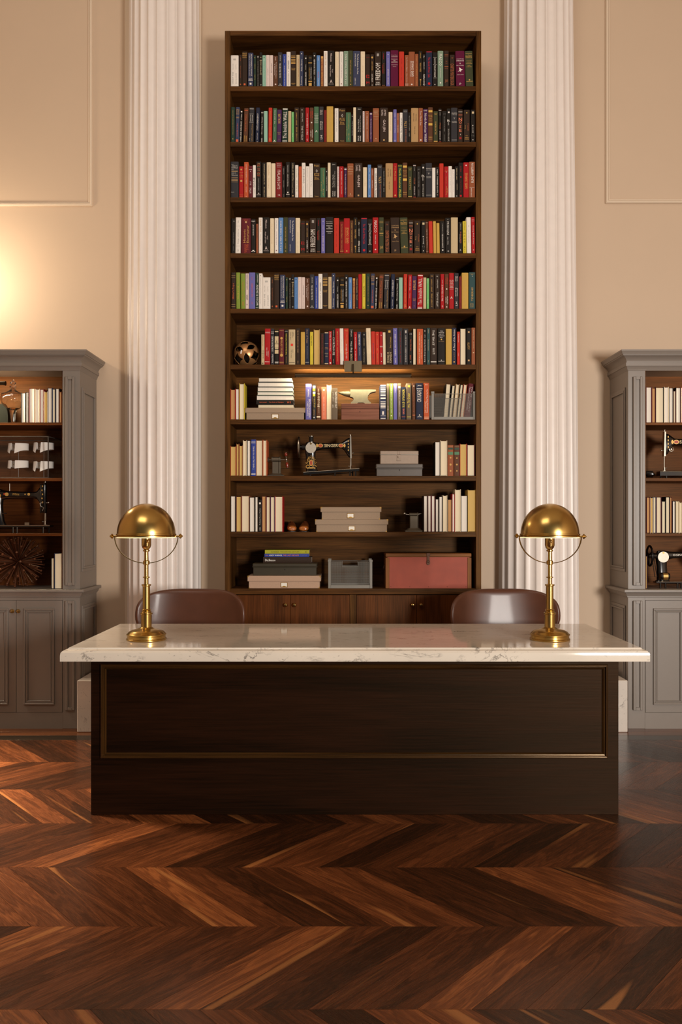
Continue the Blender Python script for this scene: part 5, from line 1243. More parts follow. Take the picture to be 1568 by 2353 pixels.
flat_book(at(609, yb_), at(711, yb_), za2 + h1 + h2, h3, yb_, 'ct', 'k', [('k', 623, 641.5, .5, .36, 'CLODAGH'), ('k', 644, 688, .5, .24, 'YOUR HOME YOUR SANCTUARY'), ('k', 701.5, 706, .5, .4, 'C')], 'chartreuse book on top of the art book pile', depth=.165)

# the stack of seven books lying on the linen box
zb0 = SHZ[6] + (964 - 936.3) / S7
yst = YO + .015
st = [(845, 912, 572, 1218, 'k', 'c', 'bottom book of the white stack on the linen box, under the black spine'), (768, 843, 542, 1216, 'k', None, 'black book with orange lettering in the white stack on the linen box'), (676, 767, 545, 1212, 'k', 'w', 'cream page edges directly above the black spine in the stack'),
      (611, 675, 560, 1205, 'sg', 'w', 'fourth book up the white stack, thin, with pale green cover'), (525, 610, 562, 1200, 'k', 'w', 'third book down from the top of the white stack'), (437, 524, 570, 1200, 'k', 'w', 'second book down from the top of the white stack'), (358, 436, 583, 1188, 'k', 'w', 'topmost book of the white stack on the linen box')]
zc_ = zb0
for (t0, b0, x0, x1, cv, pg, lb) in st:
    hh = (b0 - t0) / 7.84 / sc_(yst); a, c_ = at(520 + x0 / 7.84, yst), at(520 + x1 / 7.84, yst)
    if pg is None:
        flat_book(a, c_, zc_, hh - .0003, yst, 'k', 'or', [('or', 596, 614, .5, .22, 'TREVOR LEGGETT'), ('or', 618, 652, .5, .34, 'The Gods of Olympus'), ('or', 660, 669, .5, .45, 'W K')], lb, depth=.15)
    else: flat_book(a, c_, zc_, hh - .0003, yst, cv, 'k', [], lb, depth=.15, spine=False, page=pg)
    zc_ += hh

# wooden box and anvil
M_bxw = wood('worn reddish box wood', (78, 40, 34), (138, 88, 74), 'X', 0.45, .8, bump=.3)
x0, x1 = at(784.6, YO), at(872, YO); hb = (964 - 926.3) / S7; cx = (x0 + x1) / 2; w = (x1 - x0) / 2
t = thing('wooden_box', (cx, YO, SHZ[6]), 'worn reddish brown wooden box under the small anvil', 'box')
MB().box(-w, w, 0, .19, 0, hb * .66, .0015).build('body', M_bxw, t); MB().box(-w, w, 0, .19, hb * .668, hb, .0015).build('lid', M_bxw, t)
q = MB(); disc(q, -.002, hb * .53, .0028, .0028, -.0006); quad(q, -.0032, -.0008, hb * .45, hb * .53, -.0006); q.build('keyhole', bmat('k'), t, smooth=False)
ta = thing('anvil', (cx, YO + .05, SHZ[6] + hb), 'small steel anvil with pointed horn on the wooden box', 'anvil')
ya = YO + .05; sa = sc_(ya)
def az(zx, zy): return (at(710 + zx / 7.84, ya) - cx, (830 - zy) / 7.84 / sa)
M_anv = paint('anvil steel', (96, 90, 72), 0.45, 0.3, 0.18, 40, bump=.1)
out = [(750, 558), (1208, 560), (1208, 592), (1150, 602), (1100, 625), (1068, 665), (1058, 705), (1068, 745), (1092, 775), (1120, 790), (1120, 830), (1012, 830), (1008, 806), (985, 796), (890, 796), (874, 806), (870, 830), (758, 830), (758, 790), (785, 772), (806, 745), (806, 715), (780, 697), (748, 690)]
MB().prism([az(*p) for p in out], 0.0, 0.062).build('body', M_anv, ta)
secs = []
for f in [0, .15, .35, .6, .85, 1.0]:
    zx = 748 - 222 * f; zt_ = 572 + 22 * f ** 2; zb2 = 690 - 82 * f ** 1.6; a = az(zx, zt_); b_ = az(zx, zb2)
    secs.append((a[0], 0.031, (a[1] + b_[1]) / 2, .027 * (1 - f) ** .6 + .002, (a[1] - b_[1]) / 2))
MB().loft(secs[::-1], 20, 2.0, 'X').build('horn', M_anv, ta)

# wire crates
M_crate = paint('grey painted steel', (126, 121, 112), 0.5, 0.1, 0.06, 30)
def crate(x0, x1, z, h, y, label, depth=0.20, hw=None):
    cx = (x0 + x1) / 2; w = (x1 - x0) / 2; t = thing('wire_crate', (cx, y, z), label, 'crate', 'grey wire crates'); pw = .0165
    for sx in (-1, 1):
        for yy in (0, depth - .012):
            a, c_ = sorted((sx * w, sx * (w - pw)))
            MB().box(a, c_, yy, yy + .012, 0, h - .012, .001).box(a - .002, c_ + .002, yy - .002, yy + .014, h - .014, h, .001).build('corner_post', M_crate, t)
    for yy in (0.002, depth - .010): MB().box(-w + pw, w - pw, yy, yy + .008, 0, .021, .001).build('bottom_rail', M_crate, t)
    for sx in (-1, 1):
        a, c_ = sorted((sx * (w - .002), sx * (w - .010))); MB().box(a, c_, .012, depth - .012, 0, .021, .001).build('bottom_rail', M_crate, t)
    MB().box(-w + .004, w - .004, .006, depth - .006, .001, .004).build('floor_plate', M_crate, t)
    hw = hw or w * .36; hz0, hz1 = h - .045, h - .014
    wm = MB(); g = .0056; r = .00042
    for yy in (.005, depth - .006):
        n = int((2 * w - 2 * pw) / g)
        for i in range(n + 1):
            x = -w + pw + (2 * w - 2 * pw) * i / n; zt_ = hz0 if abs(x) < hw else h - .014
            wm.box(x - r, x + r, yy, yy + 2 * r, .021, zt_)
        n = int((h - .035) / g)
        for i in range(n + 1):
            zz_ = .021 + (h - .035) * i / n
            if zz_ > hz0 + .0005: wm.box(-w + pw, -hw, yy, yy + 2 * r, zz_ - r, zz_ + r); wm.box(hw, w - pw, yy, yy + 2 * r, zz_ - r, zz_ + r)
            else: wm.box(-w + pw, w - pw, yy, yy + 2 * r, zz_ - r, zz_ + r)
    for sx in (-1, 1):
        n = int((depth - .024) / g)
        for i in range(n + 1): x = sx * (w - .006); wm.box(x - r, x + r, .012 + (depth - .024) * i / n - r, .012 + (depth - .024) * i / n + r, .021, h - .014)
        n = int((h - .035) / g)
        for i in range(n + 1): x = sx * (w - .006); zz_ = .021 + (h - .035) * i / n; wm.box(x - r, x + r, .012, depth - .012, zz_ - r, zz_ + r)
    o = wm.build('wire_mesh', M_crate, t, smooth=False); o['kind'] = 'stuff'
    for yy in (.005, depth - .006):
        MB().tube([(-hw, yy, h - .015), (-hw, yy, hz0), (hw, yy, hz0), (hw, yy, h - .015)], .0016, 8).tube([(-w + pw, yy, h - .015), (w - pw, yy, h - .015)], .0016, 8).build('handle_rim', M_crate, t)
    return t
crate(at(992, YO), at(1094, YO), SHZ[6], (963.6 - 898.3) / S7, YO, 'grey wire crate full of books on the shelf with the anvil', hw=.052)
crate(at(754.5, YO), at(856, YO), ZS10, (1352.3 - 1286.5) / S7, YO, 'empty grey wire crate beside the red trunk')
ci = [(930, 1025, 888, 975, 437, 'c', 'k'), (1033, 1098, 980, 1038, 462, 'c', 'k'), (1100, 1172, 1046, 1112, 440, 'c', 'tn'), (1178, 1232, 1120, 1172, 446, 'c', 'k'), (1236, 1300, 1176, 1240, 446, 'c', 'or')]
ycr = YO + .022
for (a, b_, c_, d_, tp, pg, cv) in ci:
    s = sc_(ycr); q = lambda v: at(900 + v / 7.467, ycr); wid = (q(d_) - q(c_)) - .001; hh = (1005 - tp) / 7.467 / s; ln = ((a + b_) / 2 - (c_ + d_) / 2) / 7.467 / s
    edge_book((q(c_) + q(d_)) / 2, ycr, SHZ[6] + .0045, wid * .97, hh + .018, math.asin(ln / hh), pg, cv, 'wire crate')
BOOKS_CR = BOOKS[-5:]
for (t_, *_), lb in zip(BOOKS_CR, ('thickest pale book leaning in the crate, furthest from its maroon book', 'short pale book second in the crate, after the thickest one', 'tan covered book, third of those leaning in the crate', 'fourth book leaning in the crate, thin with black cover', 'orange covered pale book touching the maroon one in the crate')):
    t_['label'] = lb
BOOKS = BOOKS[:-5]
s = sc_(ycr); q = lambda v: at(900 + v / 7.467, ycr)
m = spine_book((q(1245) + q(1340)) / 2 + .001, ycr, SHZ[6] + .0045, (q(1342) - q(1244)) * .98, (1010 - 437) / 7.467 / s + .016, math.asin(76 / 570), 'mr', 'sv', ['d .92 .62 .3 .2 VOICES', 'd .9 .25 .2 -.22 FRANCINE DU PLESSIX', 'd .55 .2 .2 .15 GRAY'], 'crate')
m['label'] = 'maroon book with large silver lettering leaning in the wire crate'; BOOKS.pop()

# red trunk
x0, x1 = at(886.5, YO), at(1084, YO); cx = (x0 + x1) / 2; w = (x1 - x0) / 2; h = (1352.5 - 1272) / S7; d = .27
M_tr = wood('trunk edge wood', (70, 36, 12), (140, 84, 40), 'X', .55, .8); M_trz = wood('trunk edge wood upright', (70, 36, 12), (140, 84, 40), 'Z', .55, .8)
M_red = paint('worn red paint', (152, 62, 38), .6, 0, .22, 14, bump=.2)
t = thing('trunk', (cx, YO, ZS10), 'old wooden trunk with faded red front panel and iron hasp', 'trunk')
MB().box(-w + .012, w - .012, .004, d - .01, 0, h - .024).build('body', M_red, t)
for sx in (-1, 1):
    a, c_ = sorted((sx * w, sx * (w - .0255))); MB().box(a, c_, 0, .02, 0, h - .027, .0015).build('corner_strip', M_trz, t)
    a, c_ = sorted((sx * w, sx * (w - .012))); MB().box(a, c_, .0203, d, 0, h - .027, .0015).build('end_board', M_tr, t)
MB().box(-w, w, 0, d, h - .0245, h, .003).build('lid', M_tr, t)
M_rust = paint('rusty iron', (92, 62, 46), .6, .5, .3, 60, bump=.3)
MB().box(-.014, .010, -.003, 0, h - .016, h + .001, .001).prism([(-.010, h - .016), (.006, h - .016), (.006, h - .045), (.010, h - .055), (.010, h - .066), (.003, h - .075), (-.006, h - .075), (-.013, h - .066), (-.013, h - .055), (-.010, h - .045)], -.004, -.001).build('hasp', M_rust, t)
MB().tube([(-.002 + .006 * math.cos(a), -.006, h - .052 + .008 * math.sin(a)) for a in [2 * math.pi * i / 14 for i in range(14)]], .0018, 6, True).build('staple', M_rust, t)
MB().tube([(-w - .002, d * .35, h * .62), (-w - .006, d * .37, h * .55), (-w - .006, d * .5, h * .50), (-w - .006, d * .62, h * .55), (-w - .002, d * .64, h * .62)], .003, 8).build('handle', M_rust, t)
nl = MB()
for i in range(5): nl.ball((-w + .035 + i * (2 * w - .07) / 4, .004, .010), .0022, 8)
nl.build('nail', M_rust, t)

# bench vice beside the blue book, and the smaller tool by the white books
def shelf_tool(px0, base_l, base_r, z, base_py, full):
    y = YO + .05; s = sc_(y)
    X = lambda p: at(p, y); Zp = lambda p: (base_py - p) / s
    return X, Zp, y
y = YO + .05; s = sc_(y); X = lambda zx: at(520 + zx / 7.84, y); H = lambda zy: (892 - zy) / 7.84 / s
cx = X(890); t = thing('bench_vice', (cx, y, SHZ[7]), 'cast iron bench tool with dark red wooden crank handles', 'tool', 'iron tools on the shelves')
l = lambda zx: X(zx) - cx
hz = H(892 - 50)
MB().box(l(722), l(1055), -.035, .035, 0, H(868), .003).loft([(H(868), l(888), 0, (l(1050) - l(730)) / 2 * .96, .030), (H(848), l(900), 0, (l(1010) - l(800)) / 2, .022), (H(838), l(905), 0, (l(990) - l(830)) / 2, .02)], 20, 6, 'Z').build('foot', M_iron, t)
MB().box(l(830), l(948), -.017, .017, H(842), H(625), .003).box(l(950), l(988), -.012, .012, H(842), H(625), .002).build('column', M_iron, t)
MB().cyl((l(828), 0, H(585)), (l(985), 0, H(585)), 45 / 7.84 / s, n=24).cyl((l(822), 0, H(585)), (l(842), 0, H(585)), 52 / 7.84 / s, n=24).cyl((l(955), 0, H(585)), (l(978), 0, H(585)), 56 / 7.84 / s, n=24).build('barrel', M_iron, t)
MB().lathe([(.008, l(735)), (.016, l(745)), (.016, l(765)), (.005, l(775)), (.004, l(830))], (0, 0, H(590)), 20, 'X').build('screw_knob', M_iron, t)
MB().cyl((l(980), 0, H(588)), (l(1060), 0, H(588)), .003, n=10).build('spindle', M_steel, t)
MB().ball((l(1085), 0, H(588)), .0085, 14, (1, .8, .9)).cyl((l(1076), 0, H(520)), (l(1098), 0, H(660)), .003, n=10).build('crank', M_steel, t)
M_rg = paint('dark red varnished wood', (120, 34, 14), .25, 0, .2, 30, coat=.4)
for (a, b_, c_, d_) in ((1078, 525, 1078, 462), (1092, 635, 1105, 735)):
    p0 = Vector((l(a), 0, H(b_))); p1 = Vector((l(c_), 0, H(d_))); dd = (p1 - p0)
    MB().tube([p0 + dd * f for f in (0, .1, .35, .7, .95, 1)], [.004, .0085, .0105, .0095, .007, .003], 12).build('grip', M_rg, t)
    MB().ball(tuple(p1), .0055, 10).build('grip_cap', M_steel, t)
y2 = YO + .05; X = lambda zx: at(700 + zx / 3.824, y2); H = lambda zy: (428 - zy) / 3.824 / s
cx = X(962); l = lambda zx: X(zx) - cx; t = thing('bench_vice', (cx, y2, SHZ[8]), 'small cast iron bench tool with round knob beside white books', 'tool', 'iron tools on the shelves')
MB().box(l(882), l(1042), -.035, .035, 0, H(414), .002).loft([(H(414), l(962), 0, (l(1038) - l(886)) / 2, .032), (H(398), l(962), 0, (l(1018) - l(908)) / 2, .022), (H(392), l(962), 0, (l(1004) - l(920)) / 2, .02)], 20, 6, 'Z').build('foot', M_iron, t)
MB().box(l(925), l(996), -.017, .017, H(398), H(285), .003).box(l(988), l(1001), -.012, .012, H(398), H(275), .002).build('column', M_iron, t)
MB().cyl((l(921), 0, H(274)), (l(999), 0, H(274)), 15 / 3.824 / s, n=22).cyl((l(990), 0, H(274)), (l(1000), 0, H(274)), 18 / 3.824 / s, n=22).build('barrel', M_iron, t)
MB().cyl((l(880), 0, H(270)), (l(921), 0, H(276)), .003, n=10).ball((l(880), 0, H(267)), .0098, 14).cyl((l(999), 0, H(272)), (l(1028), 0, H(268)), .0028, n=10).build('spindle', M_steel, t)

# pair of wooden shoe toes
M_shoe = paint('polished tan leather', (168, 96, 40), .3, 0, .25, 22, coat=.4); M_sole = paint('dark sole', (38, 22, 14), .5)
M_shoe2 = paint('dark brown leather', (90, 44, 18), .3, 0, .2, 22, coat=.4)
for px, rz in ((671.5, R(5)), (696.5, R(-5))):
    y = YO + .02; t = thing('shoe', (PX(px, y), y, SHZ[8]), 'tan and brown leather shoe, toe forward, ' + ('nearer the white books' if px < 680 else 'nearer the linen boxes'), 'shoe', 'pair of leather shoes', rz=rz)
    k = .0325
    MB().loft([(0.0, 0, .0035, k * .35, .0035), (.006, 0, .0035, k * .75, .0035), (.03, 0, .0035, k * 1.02, .0035), (.07, 0, .0035, k, .0035), (.13, 0, .0035, k * .75, .0035), (.2, 0, .0035, k * .78, .0035), (.235, 0, .0035, k * .5, .0035)], 20, 3, 'Y').build('sole', M_sole, t)
    MB().loft([(.002, 0, .018, k * .40, .008), (.008, 0, .021, k * .74, .014), (.022, 0, .0225, k * .94, .0175), (.042, 0, .0235, k * .97, .019)], 24, 2.3, 'Y').build('toe_cap', M_shoe, t)
    MB().loft([(.042, 0, .0235, k * .96, .0185), (.075, 0, .030, k * .95, .024), (.11, 0, .037, k * .78, .031), (.15, 0, .036, k * .70, .032), (.2, 0, .036, k * .72, .034), (.228, 0, .036, k * .5, .032)], 24, 2.4, 'Y').build('upper', M_shoe2, t)
    MB().tube([(k * .3 * math.cos(a), .125 + .035 * math.sin(a), .066) for a in [2 * math.pi * i / 20 for i in range(20)]], .003, 6, True).build('collar_edge', M_shoe2, t)

# ---------------------------------------------------------------- sewing machines
def sew_machine(x, y, z, sg, k, label, style, depth_rot=0.0):
    """local frame: x along the arm from pillar (0) to head, z up; k metres per drawing unit; sg mirrors"""
    t = thing('sewing_machine', (x, y, z), label, 'sewing machine', 'black sewing machines', rz=depth_rot)
    def q(v): return v * k
    tilt = style == 'tilt'
    def LO(mb, secs, n=24, e=2.3, axis='X'):
        out = []
        for (a, c1, c2, h1, h2) in secs:
            if axis == 'X': out.append((sg * q(a), q(c1), q(c2), q(h1), q(h2)))
            else: out.append((q(a), sg * q(c1), q(c2), q(h1), q(h2)))
        return mb.loft(out, n, e, axis)
    sl = 0.070 if tilt else 0.0
    base = lambda a: (103 if tilt else 118) + sl * (a + 120)
    # bed
    mb = MB(); th = 46 if tilt else (72 if style == 'mirror' else 26)
    x0, x1 = (-505, 495) if tilt else (-500, 440)
    dp = 170
    def P(a, yy, zz): return (sg * q(a), q(yy), q(zz))
    for (a0, a1, zt_, zb_, d0, d1) in ((x0, x1, 0, -th, -dp / 2, dp / 2),):
        vs = [P(a0, d0, base(a0) + zb_), P(a1, d0, base(a1) + zb_), P(a1, d1, base(a1) + zb_), P(a0, d1, base(a0) + zb_), P(a0, d0, base(a0) + zt_), P(a1, d0, base(a1) + zt_), P(a1, d1, base(a1) + zt_), P(a0, d1, base(a0) + zt_)]
        mb.add(vs, [(0, 3, 2, 1), (4, 5, 6, 7), (0, 1, 5, 4), (1, 2, 6, 5), (2, 3, 7, 6), (3, 0, 4, 7)])
    mb.build('bed', M_black, t)
    rimz = MB()
    for yy in (-dp / 2 - 3,):
        rimz.tube([P(a, yy, base(a) - 3) for a in (x0 - 4, x1 + 2)], q(5), 8)
    rimz.build('bed_edge', M_steel, t)
    ft = MB()
    for a in ((-380, 60, 330, 430) if tilt else (-420, -330, -120, -60, 330)):
        ft.cyl(P(a, -55, 0), P(a, -55, base(a) - th + 4), q(16), n=10)
    for a in (-380, 380): ft.cyl(P(a, 60, 0), P(a, 60, base(a) - th + 4), q(13), n=10)
    ft.tube([P(-380, 0, base(-380) - th - 18), P(380, 0, base(380) - th - 18)], q(8), 8)
    ft.build('underside_feet', M_black, t)
    # pillar and arm as one casting
    pz = base(-370)
    mb = MB()
    LO(mb, [(pz - 4, -350, 0, 118, 62), (pz + 18, -355, 0, 108, 60), (pz + 70, -365, 0, 98, 58), (pz + 160, -372, 0, 90, 56), (pz + 270, -378, 0, 86, 56), (pz + 330, -382, 0, 92, 58), (pz + 400, -380, 0, 100, 62), (pz + 480, -380, 0, 100, 60), (pz + 528, -378, 0, 84, 46), (pz + 540, -378, 0, 60, 30)], 28, 2.6, 'Z')
    at_ = pz + 455
    if style == 'white': LO(mb, [(-430, 0, at_, 50, 62), (-390, 0, at_, 56, 80), (-300, 0, at_ - 2, 54, 78), (-240, 0, at_, 48, 64), (-150, 0, at_, 46, 56), (180, 0, at_ - 4, 44, 48), (225, 0, at_ - 4, 46, 60), (262, 0, at_ - 2, 50, 110), (290, 0, at_ - 20, 50, 170)], 28, 2.5, 'X'); LO(mb, [(at_ - 275, 318, 0, 42, 40), (at_ - 262, 318, 0, 46, 46), (at_ + 150, 318, 0, 46, 46), (at_ + 158, 318, 0, 40, 40)], 24, 5, 'Z')
    else: LO(mb, [(-400, 0, at_, 56, 78), (-300, 0, at_ - 2, 54, 78), (-250, 0, at_, 50, 70), (-180, 0, at_ + 6, 48, 58), (0, 0, at_ + 14, 46, 50), (120, 0, at_ + 20, 46, 48), (185, 0, at_ + 22, 48, 54), (225, 0, at_ + 20, 50, 86), (262, 0, at_ + 6, 52, 130), (300, 0, at_ - 14, 52, 168), (332, 0, at_ - 22, 50, 182)], 28, 2.5, 'X')
    mb.build('arm', M_black, t)
    # face plate, needle bar, presser foot
    mb = MB(); zc = at_ - 20
    vs = [P(334, -40, zc - 190), P(362, -40, zc - 190), P(352, -40, zc + 205), P(330, -40, zc + 205)]; vs += [(p[0], q(40), p[2]) for p in vs]
    mb.add(vs, [(0, 1, 2, 3), (7, 6, 5, 4), (0, 4, 5, 1), (1, 5, 6, 2), (2, 6, 7, 3), (3, 7, 4, 0)])
    mb.build('face_plate', M_steel if style != 'white' else M_black, t)
    mb = MB().cyl(P(343, 0, zc + 200), P(343, 0, zc + 226), q(9), n=12).cyl(P(338, 0, zc + 222), P(338, 0, zc + 236), q(18), n=14)
    mb.cyl(P(350, -8, zc - 188), P(352, -8, base(350) + 62), q(7), n=10).cyl(P(338, 8, zc - 188), P(338, 8, base(338) + 30), q(10), n=10).build('needle_bar', M_steel, t)
    MB().box(*sorted((sg * q(325), sg * q(370))), q(-16), q(16), q(base(340) + 1), q(base(340) + 11), q(2)).cyl(P(340, 0, base(340) + 8), P(340, 0, base(340) + 64), q(15), n=10).cyl(P(340, 0, base(340) + 50), P(300, -10, base(340) + 54), q(6), n=8).build('presser_foot', M_steel, t)
    MB().cyl(P(362, -10, zc - 100), P(392, -10, zc - 96), q(6), n=8).ball(P(394, -10, zc - 95), q(13), 10).build('thumb_screw', M_steel, t)
    # wheel
    wx = -590; wz = at_ - 8; wm = MB()
    wm.tube([P(wx, 150 * math.cos(a), wz + 172 * math.sin(a)) for a in [2 * math.pi * i / 36 for i in range(36)]], q(19), 10, True)
    wm.build('hand_wheel', M_steel if tilt else M_black, t)
    sp = MB()
    for i in range(3):
        a = R(30 + 120 * i); sp.tube([P(wx, 0, wz), P(wx - 12, 80 * math.cos(a), wz + 85 * math.sin(a)), P(wx, 150 * math.cos(a), wz + 165 * math.sin(a))], q(13), 8)
    sp.lathe([(q(.1), 0), (q(38), 0), (q(44), q(10)), (q(36), q(70)), (q(60), q(80)), (q(60), q(110))], (0, 0, 0), 20, 'X') if False else sp.cyl(P(wx - 20, 0, wz), P(-500, 0, wz), q(34), q(30), 18).cyl(P(-530, 0, wz), P(-470, 0, wz), q(52), q(46), 18)
    sp.build('wheel_hub', M_black, t)
    if style == 'white':
        for a, hh in ((-395, 90), (-190, 88)): MB().cyl(P(a, 0, at_ + 50), P(a, 0, at_ + 50 + hh + 30), q(5), n=8).build('spool_pin', M_steel, t)
        for a in (-440, 70): MB().box(*sorted((sg * q(a), sg * q(a + 68))), q(-dp / 2 - 12), q(-dp / 2 - 6), q(base(a) - 6), q(base(a) + 42), q(3)).build('hinge_plate', M_steel, t)
        MB().tube([P(325, -50, zc - 90), P(285, -58, zc - 110), P(300, -60, zc - 150), P(335, -40, zc - 170), P(318, -40, zc - 220)], q(9), 8).build('tension_lever', M_steel, t)
        MB().box(*sorted((sg * q(-450), sg * q(-360))), q(-66), q(-56), q(pz + 190), q(pz + 200), q(2)).build('badge_bar', M_steel, t)
        MB().cyl(P(-290, -30, pz + 175), P(-225, -30, pz + 178), q(10), n=8).build('stop_screw', M_black, t)
    else:
        MB().cyl(P(-372, -52, at_ - 26), P(-372, -70, at_ - 26), q(95), n=40).build('cover_disc', M_silv, t)
        MB().cyl(P(-372, -70, at_ + 50), P(-372, -76, at_ + 50), q(18), n=14).build('disc_screw', M_brass2, t)
    if tilt:
        MB().cyl(P(-368, 0, at_ + 82), P(-368, 0, at_ + 180), q(40), n=20).build('thread_spool', bmat('k'), t)
        MB().cyl(P(-368, 0, at_ + 74), P(-368, 0, at_ + 84), q(48), n=20).cyl(P(-368, 0, at_ + 180), P(-368, 0, at_ + 190), q(50), n=20).build('spool_flange', M_steel, t)
    if style == 'mirror':
        MB().tube([P(278 + 0, -60, 0)] * 2, .001) if False else MB().tube([P(255 + 34 * math.cos(a), -62, zc + 30 - 110 + 34 * math.sin(a)) for a in [2 * math.pi * i / 20 for i in range(20)]], q(9), 8, True).cyl(P(255, -50, zc - 80), P(255, -72, zc - 80), q(12), n=12).build('tension_dial', M_steel, t)
        MB().loft([(sg * q(500), 0, q(60), q(20), q(10)), (sg * q(540), 0, q(75), q(60), q(55)), (sg * q(620), 0, q(80), q(55), q(50)), (sg * q(690), 0, q(105), q(8), q(8))], 14, 2.5, 'X').build('slide_plate', M_black, t)
    # decals
    yd = -q(58)
    g = MB(); rd = MB(); sv = MB()
    ac = at_ + 8
    if style in ('tilt', 'mirror'):
        w_ = 245
        put_text(sv, 'SINGER', sg * q(-8), q(ac + 8), q(w_), q(52), -q(52), 'h')
        for a in (-200, 168): disc(g, sg * q(a), q(ac + 8), q(46), q(34), -q(52), 20); disc(rd, sg * q(a), q(ac + 8), q(34), q(24), -q(52.8), 20)
        for a in (-262, 232): disc(g, sg * q(a), q(ac + 8), q(18), q(34), -q(53), 12)
        for i in range(4): disc(g, sg * q(300), q(ac + 90 - 55 * i), q(9), q(18), -q(54), 10)
        c0 = pz + 150; cxp = -368
        disc(g, sg * q(cxp), q(c0 + 10), q(36), q(58), -q(61), 20); disc(rd, sg * q(cxp), q(c0 + 10), q(22), q(44), -q(62), 20)
        for sx in (-1, 1):
            for (u, v, rr, w1) in ((60, -60, 30, 7), (52, 60, 20, 6), (34, 100, 16, 5), (76, 10, 16, 5)):
                g.tube([(sg * q(cxp + sx * u + rr * math.cos(a)), -q(61), q(c0 + v + rr * math.sin(a))) for a in [1.7 * math.pi * i / 14 for i in range(15)]], q(w1), 5)
        g.tube([(sg * q(cxp), -q(61), q(c0 + 70)), (sg * q(cxp), -q(61), q(c0 + 150))], q(5), 5)
        disc(g, sg * q(cxp), q(c0 - 80), q(80), q(12), -q(61), 12)
    elif style == 'plain':
        put_text(sv, 'E/SINGER', sg * q(-60), q(ac + 2), q(260), q(34), -q(52), 'h')
    else:
        put_text(g, 'White', sg * q(-80), q(ac + 2), q(105), q(34), -q(52), 'h'); 
        for a, c_ in ((-330, 34), (-215, 30), (115, 22), (60, 12)): disc(g, sg * q(a), q(ac - (20 if a == -330 else 0)), q(c_), q(c_ * .9), -q(60 if a == -330 else 52), 9)
        for a in (-250,): disc(rd, sg * q(a), q(ac + 4), q(16), q(16), -q(52.6), 8)
        for i in range(5): disc(g, sg * q(322 - 8 * (i % 2)), q(ac + 120 - 60 * i), q(10), q(14), -q(54), 8)
    for mb_, m_, nm in ((g, M_gold, 'gold_decal'), (rd, M_redd, 'red_decal'), (sv, M_silver if style == 'plain' else paint('pale gold letters', (232, 206, 150), .4), 'lettering')):
        if mb_.v: mb_.build(nm, m_, t, smooth=False)
    return t
kS = 1 / 7.84 / sc_(YO + .07)
ys = YO + .07
sew_machine(PX(670 + 725 / 7.84, ys), ys, SHZ[7], 1, kS, 'black sewing machine with gold and red decals and SINGER lettering, by metal boxes', 'tilt')
yk = YC + .10; kC = 1 / 6.272 / sc_(yk)
sew_machine(PX(322 / 6.272, yk), yk, zcab(1225.5), 1, kC * .96, 'black sewing machine lettered White in the glass jar cabinet', 'white')
kD = 1 / 6.877 / sc_(yk)
# head towards the room's middle
hm = sew_machine(PX(1527, yk) + 345 * kD * .98, yk, zcab(1098.5), -1, kD * .98, 'black sewing machine with decals between the pale book rows', 'mirror')
m4 = sew_machine(PX(1522, yk) + 372 * kD * .90, yk, zcab(1354), 1, kD * .90, 'black sewing machine with motor and silver disc on the grey counter', 'plain')
q = lambda v: v * kD * .90
mo = MB().loft([(q(-445), q(-95), q(212), q(48), q(52)), (q(-425), q(-95), q(212), q(62), q(66)), (q(-300), q(-95), q(212), q(62), q(66)), (q(-280), q(-95), q(212), q(48), q(52))], 20, 3, 'X').build('motor', M_black, m4)
MB().loft([(q(-402), q(-95), q(212), q(64), q(67.5)), (q(-318), q(-95), q(212), q(64), q(67.5))], 20, 3, 'X').build('motor_band', M_brass2, m4)
MB().loft([(q(118), q(-365), 0, q(130), q(80)), (q(135), q(-365), 0, q(120), q(76)), (q(160), q(-365), 0, q(60), q(50))], 20, 2.4, 'Z').build('motor_bracket', M_black, m4)
MB().tube([(q(-590), q(-120), q(545)), (q(-520), q(-60), q(200)), (q(-480), q(-60), q(200)), (q(-560), q(-120), q(545))], q(6), 6).build('drive_belt', bmat('k'), m4)
# tall thin tan book beside the motorised machine
edge_px('942 968 1405 y pu', 7.538, 1360, 1090, 1978, YK, zcab(1354), 'counter with the motorised sewing machine')

# ---------------------------------------------------------------- glass jar, green tin, display case, spiky ball
M_glass = glassmat('clear glass'); yj = YC + .09; sj = sc_(yj)
zj = zcab(970.5); r_ = lambda v: v / 6.272 / sj
t = thing('apothecary_jar', (PX(188 / 6.272, yj), yj, zj), 'clear glass footed jar with a knobbed lid', 'jar')
zz = lambda v: (1067 - v) / 6.272 / sj
prof = [(.0001, 0), (r_(75), 0), (r_(76), .003), (r_(40), .006), (r_(30), .012), (r_(34), zz(1000)), (r_(46), zz(900)), (r_(52), zz(862)), (r_(90), zz(845)), (r_(140), zz(800)), (r_(172), zz(750)), (r_(180), zz(710)), (r_(172), zz(670)), (r_(165), zz(650))]
inner = [(r_(161), zz(650)), (r_(168), zz(672)), (r_(175), zz(712)), (r_(166), zz(752)), (r_(134), zz(800)), (r_(86), zz(840)), (.0001, zz(850))]
MB().lathe(prof + inner, n=40).build('bowl', M_glass, t)
lid = [(r_(170), zz(648)), (r_(160), zz(636)), (r_(120), zz(622)), (r_(70), zz(600)), (r_(45), zz(575)), (r_(22), zz(560)), (r_(40), zz(548)), (r_(46), zz(530)), (r_(34), zz(515)), (r_(20), zz(506)), (r_(38), zz(492)), (r_(44), zz(474)), (r_(26), zz(460)), (r_(14), zz(446)), (r_(12), zz(430)), (.0001, zz(425))]
lid2 = [(.0001, zz(560)), (r_(40), zz(588)), (r_(66), zz(606)), (r_(116), zz(627)), (r_(156), zz(641)), (r_(164), zz(650))]
MB().lathe(lid + lid2, n=40).build('lid', M_glass, t)
